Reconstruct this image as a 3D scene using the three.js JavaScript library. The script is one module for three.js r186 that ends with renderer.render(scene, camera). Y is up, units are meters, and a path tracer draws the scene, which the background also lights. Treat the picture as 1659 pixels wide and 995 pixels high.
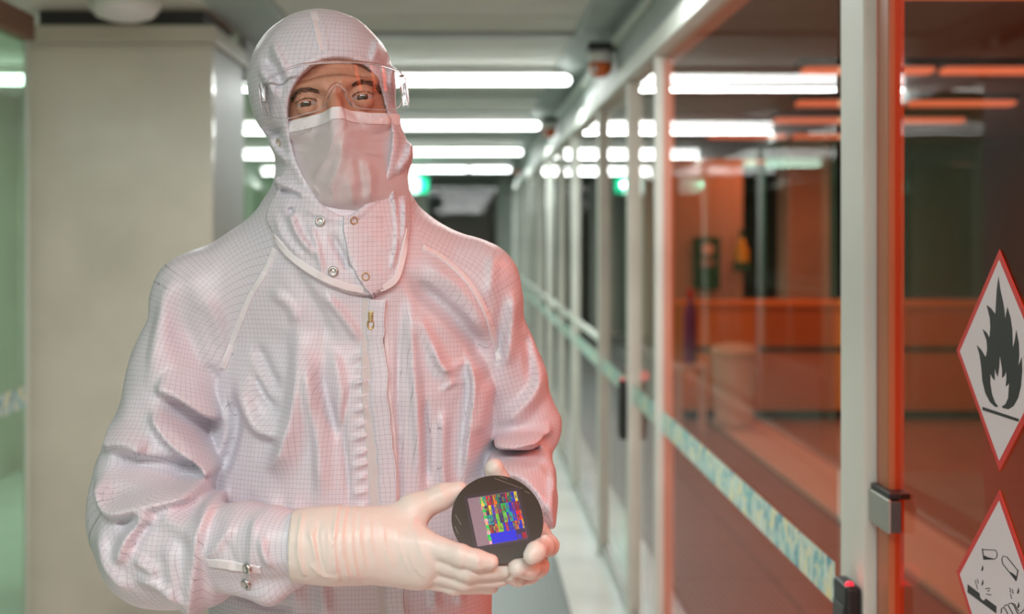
import * as THREE from 'three';
import { RoundedBoxGeometry } from 'three/addons/geometries/RoundedBoxGeometry.js';
import { mergeGeometries } from 'three/addons/utils/BufferGeometryUtils.js';
import { RectAreaLightUniformsLib } from 'three/addons/lights/RectAreaLightUniformsLib.js';
RectAreaLightUniformsLib.init();

// ------------------------------------------------------------------ camera, light, exposure
const FOC = 2050, PU = 755, PV = 382, EYE = 1.52;           // focal length and principal point in px, eye height in m
const scene = new THREE.Scene();
scene.background = new THREE.Color(0x000000);
const camera = new THREE.PerspectiveCamera(2 * Math.atan(497.5 / FOC) * 180 / Math.PI, 1659 / 995, 0.05, 60);
camera.position.set(0, EYE, 0);
camera.setViewOffset(1659, 995, 829.5 - PU, 497.5 - PV, 1659, 995);
camera.focus = 1.43;
camera.userData.fStop = 3.7;
const renderer = new THREE.WebGLRenderer();
renderer.toneMapping = THREE.LinearToneMapping;
renderer.toneMappingExposure = 1.42;
renderer.shadowMap.enabled = true;

const LAMP_DEPTHS = [15.8, 12.5, 9.5, 6.71, 3.35, 0.0, -3.3, -6.4];   // white strip lights across the corridor ceiling
const WHITE_LAMP = 46, WHITE_GLOW = 5;
const AMBER = new THREE.Color().setRGB(1, 0.24, 0.12);
const AMBER_LAMP = 9, AMBER_GLOW = 0.5, AMBER_PALE = new THREE.Color().setRGB(1, 0.42, 0.24);
function areaLight(name, x, y, z, w, h, color, intensity) {             // faces down
  const l = new THREE.RectAreaLight(color, intensity, w, h);
  l.name = name; l.position.set(x, y, z); l.rotation.x = -Math.PI / 2; scene.add(l); return l;
}
for (const d of LAMP_DEPTHS) areaLight('ceiling_strip_light', -0.235, 2.294, -d, 1.56, 0.09, new THREE.Color().setRGB(0.965, 1, 0.985), WHITE_LAMP);
const BAY_LAMPS = [[-2.35, 6.7], [-2.35, 10.2], [-2.35, 14.0]];            // the same fittings in the glazed bays on the left
for (const [x, d] of BAY_LAMPS) areaLight('ceiling_strip_light', x, 2.294, -d, 1.16, 0.09, new THREE.Color().setRGB(0.965, 1, 0.985), WHITE_LAMP);
const AMBER_NEAR = [[1.75, -0.6], [1.75, 0.75], [1.75, 2.0]];            // amber fittings of the side room, beside the camera
for (const [x, d] of AMBER_NEAR) areaLight('amber_strip_light', x, 2.345, -d, 1.9, 0.3, AMBER, AMBER_LAMP);
const AMBER_FAR = [[2.06, 6.5], [2.78, 6.5], [2.45, 8.1], [3.17, 8.1], [2.6, 9.3], [3.32, 9.3], [2.4, 10.8], [3.12, 10.8], [2.3, 14.5], [3.1, 14.5], [1.7, 4.4]];
for (const [x, d] of AMBER_FAR) areaLight('amber_strip_light', x, 2.345, -d, 0.64, 0.12, AMBER_PALE, AMBER_LAMP * 1.5);

// ------------------------------------------------------------------ helpers
const V3 = (x, y, z) => new THREE.Vector3(x, y, z);
const P = (u, v, d) => V3((u - PU) / FOC * d, EYE - (v - PV) / FOC * d, -d);   // photo pixel + distance -> point
let seed = 7;
const rnd = () => { seed = (seed * 1664525 + 1013904223) >>> 0; return seed / 4294967296; };
const clamp = (x, a = 0, b = 1) => x < a ? a : x > b ? b : x;
const mix = (a, b, t) => a + (b - a) * t;
const sstep = (a, b, x) => { const t = clamp((x - a) / (b - a)); return t * t * (3 - 2 * t); };
const smin = (a, b, k) => { const h = Math.max(k - Math.abs(a - b), 0) / k; return Math.min(a, b) - h * h * k * 0.25; };
const smax = (a, b, k) => -smin(-a, -b, k);
const hash3 = (i, j, k) => { let n = (i * 374761393 + j * 668265263 + k * 1274126177) | 0; n = Math.imul(n ^ (n >>> 13), 1274126177); return ((n ^ (n >>> 16)) >>> 0) / 4294967296; };
function noise3(x, y, z) {
  const i = Math.floor(x), j = Math.floor(y), k = Math.floor(z), f = (t) => t * t * t * (t * (t * 6 - 15) + 10), a = f(x - i), b = f(y - j), c = f(z - k);
  const l = (p, q, t) => p + (q - p) * t;
  return l(l(l(hash3(i, j, k), hash3(i + 1, j, k), a), l(hash3(i, j + 1, k), hash3(i + 1, j + 1, k), a), b),
    l(l(hash3(i, j, k + 1), hash3(i + 1, j, k + 1), a), l(hash3(i, j + 1, k + 1), hash3(i + 1, j + 1, k + 1), a), b), c) * 2 - 1;
}
const names = {};
function numbered(n) { if (!(n in names)) { names[n] = 0; return n; } names[n]++; return n + '_' + String(names[n]).padStart(3, '0'); }
function mesh(name, geo, mat, parent) {
  const m = new THREE.Mesh(geo, mat); m.name = name; m.castShadow = true; m.receiveShadow = true; (parent || scene).add(m); return m;
}
function tag(o, label, category, group, kind) { Object.assign(o.userData, label ? { label } : {}, category ? { category } : {}, group ? { group } : {}, kind ? { kind } : {}); return o; }
function thing(name, label, category, at, group, turn = 0) {
  const g = new THREE.Group(); g.name = numbered(name); g.position.set(at[0], at[1], at[2]); g.rotation.y = turn; scene.add(g); return tag(g, label, category, group);
}
function struct(name, at = [0, 0, 0], label, category) { const g = new THREE.Group(); g.name = name; g.position.set(...at); scene.add(g); return tag(g, label, category, null, 'structure'); }
const box = (x0, x1, y0, y1, z0, z1, r = 0) => {          // geometry of a box by its limits, edges rounded by r
  const w = Math.abs(x1 - x0), h = Math.abs(y1 - y0), d = Math.abs(z1 - z0);
  const g = r ? new RoundedBoxGeometry(w, h, d, 2, Math.min(r, w / 2.2, h / 2.2, d / 2.2)) : new THREE.BoxGeometry(w, h, d);
  return g.translate((x0 + x1) / 2, (y0 + y1) / 2, (z0 + z1) / 2);
};
function uvMetres(g) {                                     // box-like uv in metres from each face's direction
  if (g.index) g = g.toNonIndexed();
  const p = g.attributes.position, uv = new Float32Array(p.count * 2), a = V3(), b = V3(), c = V3();
  for (let i = 0; i < p.count; i += 3) {
    a.fromBufferAttribute(p, i); b.fromBufferAttribute(p, i + 1); c.fromBufferAttribute(p, i + 2);
    const n = b.clone().sub(a).cross(c.clone().sub(a)), ax = Math.abs(n.x), ay = Math.abs(n.y), az = Math.abs(n.z);
    [a, b, c].forEach((q, k) => { const [s, t] = ay >= ax && ay >= az ? [q.x, q.z] : ax >= az ? [q.z, q.y] : [q.x, q.y]; uv[(i + k) * 2] = s; uv[(i + k) * 2 + 1] = t; });
  }
  g.setAttribute('uv', new THREE.BufferAttribute(uv, 2)); return g;
}
function lathe(pts, seg = 32) { return new THREE.LatheGeometry(pts.map(([r, y]) => new THREE.Vector2(r, y)), seg); }
function canvasTex(w, h, draw, rx = 1, ry = 1, srgb = true) {
  const c = document.createElement('canvas'); c.width = w; c.height = h; draw(c.getContext('2d'), w, h);
  const t = new THREE.CanvasTexture(c); t.wrapS = t.wrapT = THREE.RepeatWrapping; t.repeat.set(rx, ry);
  if (srgb) t.colorSpace = THREE.SRGBColorSpace; return t;
}
function std(r, g, b, rough = 0.6, o = {}) { const m = new THREE.MeshPhysicalMaterial({ roughness: rough, ...o }); m.color.setRGB(r, g, b); return m; }
function noiseTex(n, lo, hi, scale, oct = 3, rep = 1) {      // grey mottling, tileable
  const data = new Uint8Array(n * n * 4);
  for (let y = 0; y < n; y++) for (let x = 0; x < n; x++) {
    let v = 0, a = 0.5, s = scale;
    for (let o = 0; o < oct; o++) { const f = (X, Y) => noise3(X / n * s, Y / n * s, o * 9.1); const tx = x / n, ty = y / n; v += a * mix(mix(f(x, y), f(x - n, y), tx), mix(f(x, y - n), f(x - n, y - n), tx), ty); a *= 0.5; s *= 2; }
    const q = clamp(mix(lo, hi, v + 0.5)) * 255; data.set([q, q, q, 255], (y * n + x) * 4);
  }
  const t = new THREE.DataTexture(data, n, n); t.wrapS = t.wrapT = THREE.RepeatWrapping; t.magFilter = THREE.LinearFilter; t.minFilter = THREE.LinearFilter; t.repeat.set(rep, rep); t.needsUpdate = true; return t;
}

// ------------------------------------------------------------------ materials of the place
const mottle = noiseTex(256, 0.86, 1.0, 6, 4, 0.7);
const M = {
  white: std(0.72, 0.76, 0.69, 0.55, { map: mottle }),
  cream: std(0.64, 0.62, 0.52, 0.35, { map: mottle }),
  panel: std(0.74, 0.72, 0.615, 0.22, { map: mottle, clearcoat: 0.5, clearcoatRoughness: 0.08 }),
  ceil: std(0.74, 0.74, 0.67, 0.6, { map: mottle }),
  ceilTrack: std(0.32, 0.35, 0.33, 0.35, { map: mottle }),
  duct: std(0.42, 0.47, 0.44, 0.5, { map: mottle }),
  floor: std(0.80, 0.83, 0.80, 0.25, { map: mottle, clearcoat: 0.4, clearcoatRoughness: 0.12 }),
  slab: std(0.2, 0.2, 0.2, 0.9),
  darkWall: std(0.10, 0.105, 0.095, 0.7, { map: mottle }),
  roomWall: std(0.20, 0.19, 0.165, 0.55, { map: mottle }),
  roomFloor: std(0.42, 0.28, 0.25, 0.35, { map: mottle, clearcoat: 0.3, clearcoatRoughness: 0.2 }),  // red cast of the room light put into the floor colour
  paleStrip: std(0.75, 0.7, 0.66, 0.35),
  orange: std(0.88, 0.40, 0.10, 0.4, { map: mottle }),
  orangeDark: std(0.62, 0.25, 0.06, 0.45),
  orangeFrame: std(0.46, 0.16, 0.07, 0.35, { map: mottle }),
  black: std(0.018, 0.019, 0.021, 0.4),
  darkGrey: std(0.06, 0.065, 0.065, 0.5),
  grey: std(0.28, 0.31, 0.29, 0.5),
  steel: std(0.55, 0.56, 0.54, 0.32, { metalness: 0.9 }),
  satin: std(0.44, 0.45, 0.42, 0.35, { metalness: 0.6 }),
  brass: std(0.62, 0.48, 0.25, 0.3, { metalness: 0.9 }),
  glassClear: std(0.93, 0.97, 0.95, 0.0, { transmission: 1, thickness: 0, ior: 1.5 }),
  glassGreen: std(0.52, 0.78, 0.62, 0.0, { transmission: 1, thickness: 0, ior: 1.5 }),
  glassRed: std(0.95, 0.46, 0.32, 0.0, { transmission: 1, thickness: 0, ior: 1.5, specularIntensity: 0.6 }),
  greenPlastic: std(0.01, 0.16, 0.09, 0.4),
  yellow: std(0.72, 0.66, 0.04, 0.5),
  purple: std(0.17, 0.02, 0.24, 0.35),
  plasticWhite: std(0.78, 0.76, 0.74, 0.35),
  beaconOrange: std(0.75, 0.14, 0.03, 0.25),
  red: std(0.62, 0.03, 0.03, 0.4),
};
const perforated = canvasTex(512, 512, (c) => {
  c.fillStyle = '#8d9593'; c.fillRect(0, 0, 512, 512); c.fillStyle = '#3c4444';
  for (let i = 0; i < 24; i++) for (let j = 0; j < 24; j++) { c.beginPath(); c.arc((i + 0.5) * 21.33, (j + 0.5) * 21.33, 6.4, 0, 7); c.fill(); }
}, 1.667, 1.667);
M.grate = std(0.95, 1, 1, 0.4, { map: perforated, metalness: 0.2 });
const perfRed = canvasTex(512, 512, (c) => {
  c.fillStyle = '#b9b2b0'; c.fillRect(0, 0, 512, 512); c.fillStyle = '#5a504e';
  for (let i = 0; i < 24; i++) for (let j = 0; j < 24; j++) { c.beginPath(); c.arc((i + 0.5) * 21.33, (j + 0.5) * 21.33, 6.2, 0, 7); c.fill(); }
}, 1.667, 1.667);
M.roomGrate = std(0.72, 0.50, 0.46, 0.4, { map: perfRed });  // grey tiles, with the red of lamps and glass put into the colour
const bandTex = canvasTex(1024, 64, (c, w, h) => {                 // printed marking band on the glass: teal, pale blue and cream swirls
  c.fillStyle = '#cfe0d2'; c.fillRect(0, 0, w, h);
  const cols = ['#7fb6bd', '#a9d2cf', '#e3e6c6', '#5f9fb2', '#d9ebdf', '#e9e3b0', '#8cc7c6'];
  for (let i = 0; i < 150; i++) { c.fillStyle = cols[Math.floor(rnd() * cols.length)]; c.beginPath(); c.ellipse(rnd() * w, rnd() * h, 6 + rnd() * 20, 3 + rnd() * 14, rnd() * 3, 0, 7); c.fill(); }
});
M.band = std(1, 1, 1, 0.45, { map: bandTex });

// ------------------------------------------------------------------ the corridor shell
const XR = 0.65, XL = -1.0, CEIL = 2.42, FAR = 19, BACK = -7.5;
const zz = (d0, d1) => [-d1, -d0];
{
  // floors: slab with tiles laid on it
  const f = struct('floor', [0, 0, 0]);
  mesh('floor_slab', box(-4.2, 5.2, -0.2, -0.02, -27.6, 8), M.slab, f);
  const stripN = uvMetres(box(-0.113, 0.113, -0.02, 0, -0.2985, 0.2985, 0.003));
  const perfN = uvMetres(box(-0.2985, 0.2985, -0.02, 0.001, -0.2985, 0.2985, 0.003));
  for (let r = 0; r < 24; r++) {
    const d = 4.72 + r * 0.6;
    for (let c = 0; c < 3; c++) mesh('perforated_tile', perfN, M.grate, f).position.set(0.12 - c * 0.6, 0, -d);
    mesh('floor_tile', stripN, M.floor, f).position.set(0.536, 0, -d);
  }
  mesh('floor_sheet', uvMetres(box(-2.9, 0.65, -0.02, 0, -4.42, 7.6)), M.floor, f);
  mesh('floor_sheet', uvMetres(box(-4.1, -1.383, -0.02, 0, -8, -4.42)), M.floor, f);
  mesh('floor_sheet', uvMetres(box(-4.1, -1.383, -0.021, -0.001, -21.2, -8)), M.floor, f);
  mesh('floor_sheet', uvMetres(box(-1.383, 0.65, -0.02, 0, -21.2, -18.83)), M.floor, f);
  // side room floor: perforated tiles and a pale strip
  const rt = uvMetres(box(-0.2975, 0.2975, -0.02, 0, -0.2975, 0.2975, 0.003));
  for (let r = 0; r < 26; r++) for (let c = 0; c < 2; c++) mesh('perforated_tile', rt, M.roomGrate, f).position.set(1.06 + c * 0.6, 0, -(2.3 + r * 0.6));
  mesh('floor_sheet', uvMetres(box(0.72, 2.02, -0.02, 0, -2.0, 2)), M.roomFloor, f);
  mesh('pale_floor_strip', box(2.02, 2.42, -0.02, 0.001, -20, 2), M.paleStrip, f);
  mesh('floor_sheet', uvMetres(box(2.42, 5.1, -0.02, 0, -20, 2)), M.roomFloor, f);
  mesh('floor_sheet', uvMetres(box(0.72, 2.02, -0.02, 0, -20, -17.6)), M.roomFloor, f);

  // ceiling: panels between side tracks, dark joints between panels
  const c = struct('ceiling', [0, 0, 0]);
  mesh('ceiling_slab', box(-4.2, 5.2, CEIL + 0.03, CEIL + 0.2, -27.6, 8), M.darkWall, c);
  const pan = uvMetres(box(-0.61, 0.61, 0, 0.03, -0.585, 0.585, 0.006));
  for (let r = 0; r < 17; r++) mesh('ceiling_panel', pan, M.ceil, c).position.set(-0.13, CEIL, -(0.4 + r * 1.2 - 0.6));
  for (let r = 0; r < 5; r++) mesh('ceiling_panel', pan, M.ceil, c).position.set(-0.13, CEIL, 1.4 + r * 1.2);
  for (let r = 0; r < 15; r++) mesh('cross_rail', box(-0.74, 0.48, CEIL - 0.02, CEIL + 0.005, -0.03, 0.03, 0.005), M.ceilTrack, c).position.z = -(2.0 + r * 1.2);
  mesh('side_track', uvMetres(box(0.48, 0.6, CEIL - 0.012, CEIL + 0.03, -19, 7.5, 0.006)), M.duct, c);
  mesh('side_track', uvMetres(box(0.6, 0.66, CEIL - 0.004, CEIL + 0.03, -19, 7.5)), M.ceilTrack, c);
  mesh('side_track', uvMetres(box(-1.0, -0.74, CEIL - 0.012, CEIL + 0.03, -19, -1, 0.006)), M.duct, c);
  mesh('ceiling_panel', uvMetres(box(-2.9, -1.0, CEIL, CEIL + 0.03, -8.2, 7.5)), M.ceil, c);
  mesh('ceiling_panel', uvMetres(box(-0.99, -0.74, CEIL, CEIL + 0.03, -1, 7.5)), M.ceil, c);
  mesh('ceiling_panel', uvMetres(box(0.7, 5.1, CEIL, CEIL + 0.03, -20, 2)), M.roomWall, c);
  mesh('ceiling_panel', uvMetres(box(-4.1, -1.0, CEIL, CEIL + 0.03, -19, -8.2)), M.ceil, c);

  // far end: pale wall with a dark glazed opening into a further corridor
  const w = struct('wall_far', [0, 0, -FAR]);
  mesh('wall_panel', box(-1.1, -0.62, 0, CEIL, -0.1, 0), M.cream, w);
  mesh('wall_panel', box(0.52, 0.75, 0, CEIL, -0.1, 0), M.white, w);
  mesh('wall_panel', box(-0.62, 0.5, 2.34, CEIL, -0.1, 0), M.grey, w);
  mesh('opening_frame', box(0.46, 0.52, 0, 2.34, -0.06, 0.03, 0.01), M.white, w);
  mesh('opening_frame', box(-0.62, -0.56, 0, 2.34, -0.06, 0.03, 0.01), M.white, w);
  mesh('passage_back', box(-1.4, 0.75, 0, CEIL, -8.3, -8.2), M.cream, w);
  mesh('passage_side', box(-0.72, -0.62, 0, CEIL, -8.2, -0.1), M.grey, w);
  mesh('passage_side', box(0.52, 0.62, 0, CEIL, -8.2, -0.1), M.grey, w);
  mesh('passage_ceiling', box(-0.72, 0.62, CEIL, CEIL + 0.03, -8.2, -0.1), M.ceil, w);
  mesh('passage_floor', box(-0.72, 0.62, -0.02, 0.001, -8.2, -2.2), M.grey, w);
  for (let k = 0; k < 8; k++) mesh('ceiling_louvre', box(-0.56, 0.46, 2.28, 2.32, -0.5 - k * 0.45, -0.35 - k * 0.45), M.grey, w);
  mesh('opening_pane', new THREE.PlaneGeometry(1.02, 2.34).translate(-0.05, 1.17, -0.02), M.glassClear, w);

  const b = struct('wall_back', [0, 0, -BACK]);
  mesh('wall_panel', box(-3, 0.8, 0, CEIL, 0, 0.1), M.cream, b);
}
// left side: pillar block, green glazing beyond it, free standing glass screen on the near side
{
  const w = struct('wall_left', [0, 0, 0]);
  mesh('outer_wall', uvMetres(box(-3.0, -2.9, 0, CEIL, -8.2, 7.6)), M.cream, w);
  mesh('outer_wall', uvMetres(box(-4.2, -1.02, 0, CEIL, -8.3, -8.2)), M.cream, w);
  const p = struct('wall_pillar', [-1.38, 0, -5.35]);
  mesh('pillar_body', uvMetres(box(-0.36, 0.365, 0, 2.34, -0.32, 0.32)), M.panel, p);
  mesh('front_panel', uvMetres(box(-0.37, 0.38, 0.0, 2.275, 0.32, 0.35, 0.005)), M.panel, p);
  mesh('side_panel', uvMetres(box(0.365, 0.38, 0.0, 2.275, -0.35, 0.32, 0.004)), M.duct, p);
  mesh('cornice', uvMetres(box(-0.37, 0.395, 2.28, 2.352, -0.35, 0.37, 0.01)), M.cream, p);
  mesh('cornice_rail', uvMetres(box(-0.37, 0.385, 2.252, 2.278, 0.345, 0.36, 0.005)), M.cream, p);
  mesh('pillar_neck', box(-0.33, 0.33, 2.34, CEIL, -0.3, 0.28), M.darkGrey, p);  // shade of the gap above the cornice put into its dark colour
  // green glazed wall
  const spans = [[5.7, 7.6], [7.66, 9.9], [9.96, 12.2], [12.26, 14.5], [14.56, 16.8], [16.86, 19]];
  spans.forEach(([a, e], i) => {
    const g = struct('window_' + (i + 1), [XL, 0, -(a + e) / 2]);
    const L = e - a;
    mesh('pane', new THREE.PlaneGeometry(L, 2.12).rotateY(Math.PI / 2).translate(0, 1.16, 0), M.glassGreen, g);
    mesh('sill_rail', box(-0.03, 0.015, 0, 0.1, -L / 2, L / 2, 0.006), M.white, g);
    mesh('head_rail', box(-0.03, 0.015, 2.22, CEIL, -L / 2, L / 2, 0.006), M.duct, g);
    mesh('mullion', box(-0.03, 0.02, 0, 2.3, -L / 2 - 0.06, -L / 2, 0.006), M.white, g);
  });
  mesh('outer_wall', uvMetres(box(-4.2, -4.1, 0, CEIL, -19, -8.2)), M.grey, w);
  mesh('outer_wall', uvMetres(box(-4.2, -1.1, 0, CEIL, -19.2, -19.05)), M.grey, w);
  // near glass screen
  const s = struct('window_7', [-1.67, 0, -2.2]);
  mesh('pane', new THREE.PlaneGeometry(5.2, 2.22).rotateY(Math.PI / 2).translate(0, 1.15, 0), M.glassGreen, s);
  mesh('edge_profile', box(-0.008, 0.008, 0.04, 2.26, -2.615, -2.595, 0.003), M.white, s);
  mesh('head_rail', box(-0.03, 0.03, 2.26, 2.36, -2.62, 2.6, 0.008), std(0.24, 0.13, 0.09, 0.5), s);
  mesh('floor_rail', box(-0.03, 0.03, 0, 0.05, -2.62, 2.6, 0.008), M.steel, s);
  const bnd = new THREE.PlaneGeometry(5.2, 0.08).rotateY(Math.PI / 2).translate(0.003, 0.91, 0); bnd.attributes.uv.array.forEach((q, i, a) => { if (i % 2 === 0) a[i] = q * 5; });
  mesh('marking_band', bnd, M.band, s);
}
// right side: glazed partition of doors and posts under a header
{
  const w = struct('wall_right', [XR, 0, 0]);
  mesh('header_panel', uvMetres(box(0.0, 0.07, 2.19, CEIL, -19, 7.5)), M.duct, w);
  mesh('header_trim', uvMetres(box(-0.035, 0.08, 2.12, 2.19, -19, 7.5, 0.008)), M.white, w);
  mesh('header_ledge', uvMetres(box(-0.02, 0.0, 2.33, 2.36, -19, 7.5, 0.004)), M.white, w);
  mesh('wall_panel', uvMetres(box(0.0, 0.07, 0, 2.12, 2.0, 7.5)), M.cream, w);
  // posts
  const posts = [2.094, 4.22, 4.95, 6.05, 7.6, 8.7, 9.9, 11.2, 12.5, 14.0, 15.5, 17.0, 18.5];
  posts.forEach((d, i) => {
    const g = struct('trim_' + (i + 1), [XR, 0, -d]);
    const L = i === 0 ? 0.128 : 0.05;
    mesh('post_face', uvMetres(i === 0 ? box(-0.012, 0.012, 0, 2.12, -L / 2, L / 2, 0.005) : box(-0.02, 0.042, 0, 2.12, -L / 2, L / 2, 0.006)), M.white, g);
    mesh('foot_plate', box(-0.03, 0.04, 0, 0.015, -L / 2 - 0.01, L / 2 + 0.01, 0.004), M.steel, g);
  });
  posts.slice(0, -1).forEach((d, i) => {
    const a = i === 0 ? 2.235 : d + 0.026, e = posts[i + 1] - 0.026, L = e - a;
    const g = struct('door_' + (i + 2), [XR + 0.005, 0, -(a + e) / 2]);
    mesh('pane', new THREE.PlaneGeometry(L, 2.08).rotateY(-Math.PI / 2).translate(0, 1.06, 0), i === 0 ? M.glassRed : M.glassClear, g);
    mesh('bottom_rail', box(-0.012, 0.012, 0.0, 0.06, -L / 2, L / 2, 0.004), M.satin, g);
    const bg = new THREE.PlaneGeometry(L, 0.075).rotateY(-Math.PI / 2).translate(-0.003, 0.905, 0); bg.attributes.uv.array.forEach((q, k, arr) => { if (k % 2 === 0) arr[k] = q * L * 1.2; });
    mesh('marking_band', bg, M.band, g);
    if (i > 2) mesh('mid_rail', box(-0.012, 0.012, 1.0, 1.03, -L / 2, L / 2, 0.003), M.white, g);
  });
  mesh('wall_panel', uvMetres(box(0.0, 0.07, 0, 2.12, -19, -18.52)), M.white, w);
  // dark strip put in for the dim room seen through the door gap
  const darkGap = struct('trim_14', [XR + 0.02, 0, -2.205]);
  mesh('dark_gap_strip', box(-0.008, 0.012, 0.02, 2.1, -0.028, 0.028, 0.005), M.darkGrey, darkGap);
  // near door with orange frame and tinted pane
  const g = struct('door_1', [XR + 0.012, 0, -0.9]);
  mesh('frame_stile', uvMetres(box(-0.006, 0.02, 0.0, 2.12, -1.118, -1.066, 0.004)), M.orangeFrame, g);
  mesh('frame_groove', box(-0.002, 0.02, 0.0, 2.12, -1.129, -1.117), std(0.2, 0.03, 0.01, 0.5), g);
  mesh('pane', new THREE.PlaneGeometry(2.16, 2.1).rotateY(-Math.PI / 2).translate(0.004, 1.06, 0.015), M.glassRed, g);
  mesh('bottom_rail', box(-0.012, 0.016, 0, 0.06, -1.06, 1.09, 0.004), M.satin, g);
  const g2 = struct('door_14', [XR + 0.012, 0, 1.1]);
  mesh('pane', new THREE.PlaneGeometry(1.76, 2.1).rotateY(-Math.PI / 2).translate(0, 1.06, 0.03), M.glassRed, g2);
  mesh('frame_stile', box(-0.02, 0.02, 0, 2.12, -0.9, -0.86, 0.006), M.white, g2);
  // room behind
  const r = struct('wall_room', [0, 0, 0]);
  mesh('room_side_wall', uvMetres(box(5.1, 5.2, 0, CEIL, -20, 2)), M.roomWall, r);
  mesh('room_far_wall', uvMetres(box(0.72, 5.2, 0, CEIL, -20.1, -20)), M.roomWall, r);
  mesh('room_near_wall', uvMetres(box(0.72, 5.2, 0, CEIL, 2, 2.1)), M.roomWall, r);
  mesh('room_pillar', uvMetres(box(3.05, 3.45, 0, CEIL, -12.4, -12.0)), M.white, r);
  mesh('room_pillar', uvMetres(box(2.0, 2.2, 0, CEIL, -15.4, -15.2)), M.cream, r);
  mesh('room_pillar', uvMetres(box(4.3, 4.6, 0, CEIL, -13.4, -13.1)), M.darkWall, r);
}
// ------------------------------------------------------------------ lamps and fittings
const glowWhite = std(0.9, 0.9, 0.88, 0.5); glowWhite.emissive.setRGB(0.965, 1, 0.985); glowWhite.emissiveIntensity = WHITE_GLOW;
const glowAmber = std(0.6, 0.2, 0.05, 0.5); glowAmber.emissive.copy(AMBER); glowAmber.emissiveIntensity = AMBER_GLOW;
{
  const where = ['beyond the exit sign by the far end', 'just before the exit sign', 'by the second warning beacon', 'just past the beige pillar', 'beside the ceiling dome', 'in front of the hooded person', 'behind the photographer', 'by the back wall'];
  const strip = (x, d, half, label, split) => {              // tube fitting hung just under the ceiling
    const g = thing('ceiling_lamp', label, 'ceiling lamp', [x, 2.3, -d], 'white strip lamps under the ceilings');
    const tube = (x0, x1) => new THREE.CapsuleGeometry(0.027, x1 - x0 - 0.054, 6, 16).rotateZ(Math.PI / 2).translate((x0 + x1) / 2, 0.045, 0);
    if (split) { mesh('diffuser', tube(-half, half * 0.32), glowWhite, g); mesh('diffuser', tube(half * 0.36, half), glowWhite, g); } else mesh('diffuser', tube(-half, half), glowWhite, g);
    mesh('housing', box(-half + 0.03, half - 0.03, 0.07, 0.1, -0.03, 0.03, 0.003), M.plasticWhite, g);
    for (const s of [-0.7, 0.7]) mesh('hanger', box(s * half - 0.012, s * half + 0.012, 0.098, 0.118, -0.02, 0.02, 0.003), M.steel, g);
  };
  LAMP_DEPTHS.forEach((d, i) => strip(-0.235, d, 0.79, 'white strip lamp across the corridor ceiling ' + where[i], i === 0));
  const bays = ['behind the beige pillar', 'in the second glazed bay on the pillar side', 'in the farthest glazed bay on the pillar side'];
  BAY_LAMPS.forEach(([x, d], i) => strip(x, d, 0.59, 'shorter white strip lamp ' + bays[i], false));
  const glowPale = std(0.6, 0.25, 0.08, 0.5); glowPale.emissive.copy(AMBER_PALE); glowPale.emissiveIntensity = AMBER_GLOW;
  const amber = (x, d, w, dp, label) => {
    const g = thing('amber_lamp', label, 'ceiling lamp', [x, 2.352, -d], 'amber strip lamps of the side room');
    mesh('housing', box(-w / 2 - 0.02, w / 2 + 0.02, 0.03, 0.066, -dp / 2 - 0.015, dp / 2 + 0.015, 0.008), M.darkGrey, g);
    mesh('diffuser', box(-w / 2, w / 2, 0, 0.03, -dp / 2, dp / 2, 0.01), w > 1 ? glowAmber : glowPale, g);
  };
  for (const [x, d] of AMBER_NEAR) amber(x, d, 1.9, 0.3, 'wide amber lamp of the side room ceiling next to the sign door');
  for (const [x, d] of AMBER_FAR) amber(x, d, 0.66, 0.12, 'narrow amber strip lamp on the ceiling behind the red glass');
}
// warning beacons hanging from the header
[[0.585, 2.27, 5.5, 'warning beacon with orange lens hung from the header by the wide double post'], [0.585, 2.27, 8.9, 'warning beacon with orange lens hung from the header, second from the sign door'], [0.585, 2.27, 14.5, 'small distant warning beacon with orange lens near the far end']].forEach(([x, y, d, label]) => {
  const g = thing('warning_beacon', label, 'beacon', [x, y, -d], 'warning beacons along the header');
  mesh('mount', box(-0.06, 0.06, 0.05, 0.085, -0.06, 0.06, 0.01), M.black, g);
  mesh('bracket', box(0.0, 0.07, 0.06, 0.075, -0.03, 0.03, 0.003), M.darkGrey, g);
  mesh('body', lathe([[0, 0.05], [0.052, 0.05], [0.054, 0.04], [0.054, 0.006], [0.05, 0.0], [0, 0.0]]), M.plasticWhite, g);
  mesh('lens', lathe([[0, 0.002], [0.051, 0.002], [0.052, -0.02], [0.042, -0.046], [0.02, -0.06], [0, -0.062]]), M.beaconOrange, g);
  mesh('indicator', new THREE.SphereGeometry(0.016, 16, 12).translate(-0.03, -0.03, 0.035), M.plasticWhite, g);
});
{ // exit sign
  const g = thing('exit_sign', 'lit exit sign, half white and half green, hung over the far corridor', 'sign', [-0.6, 2.12, -15]);
  mesh('case', box(-0.2, 0.17, -0.115, 0.125, -0.03, 0.02, 0.02), M.grey, g);
  const w = std(0.8, 0.85, 0.82, 0.5); w.emissive.setRGB(0.8, 1, 0.95); w.emissiveIntensity = 0.9;
  const gr = std(0.0, 0.3, 0.16, 0.5); gr.emissive.setRGB(0.0, 0.36, 0.2); gr.emissiveIntensity = 0.9;
  mesh('white_panel', box(-0.185, 0.045, -0.1, 0.11, 0.015, 0.026, 0.004), w, g);
  mesh('green_panel', box(0.045, 0.155, -0.1, 0.11, 0.015, 0.026, 0.004), gr, g);
  for (const x of [-0.12, 0.08]) mesh('hanger', new THREE.CylinderGeometry(0.006, 0.006, 0.18, 8).translate(x, 0.21, 0), M.steel, g);
  const l = new THREE.PointLight(new THREE.Color().setRGB(0.3, 1, 0.7), 0.12); l.position.set(-0.54, 2.12, -14.9); l.castShadow = true; scene.add(l);
}
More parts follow.
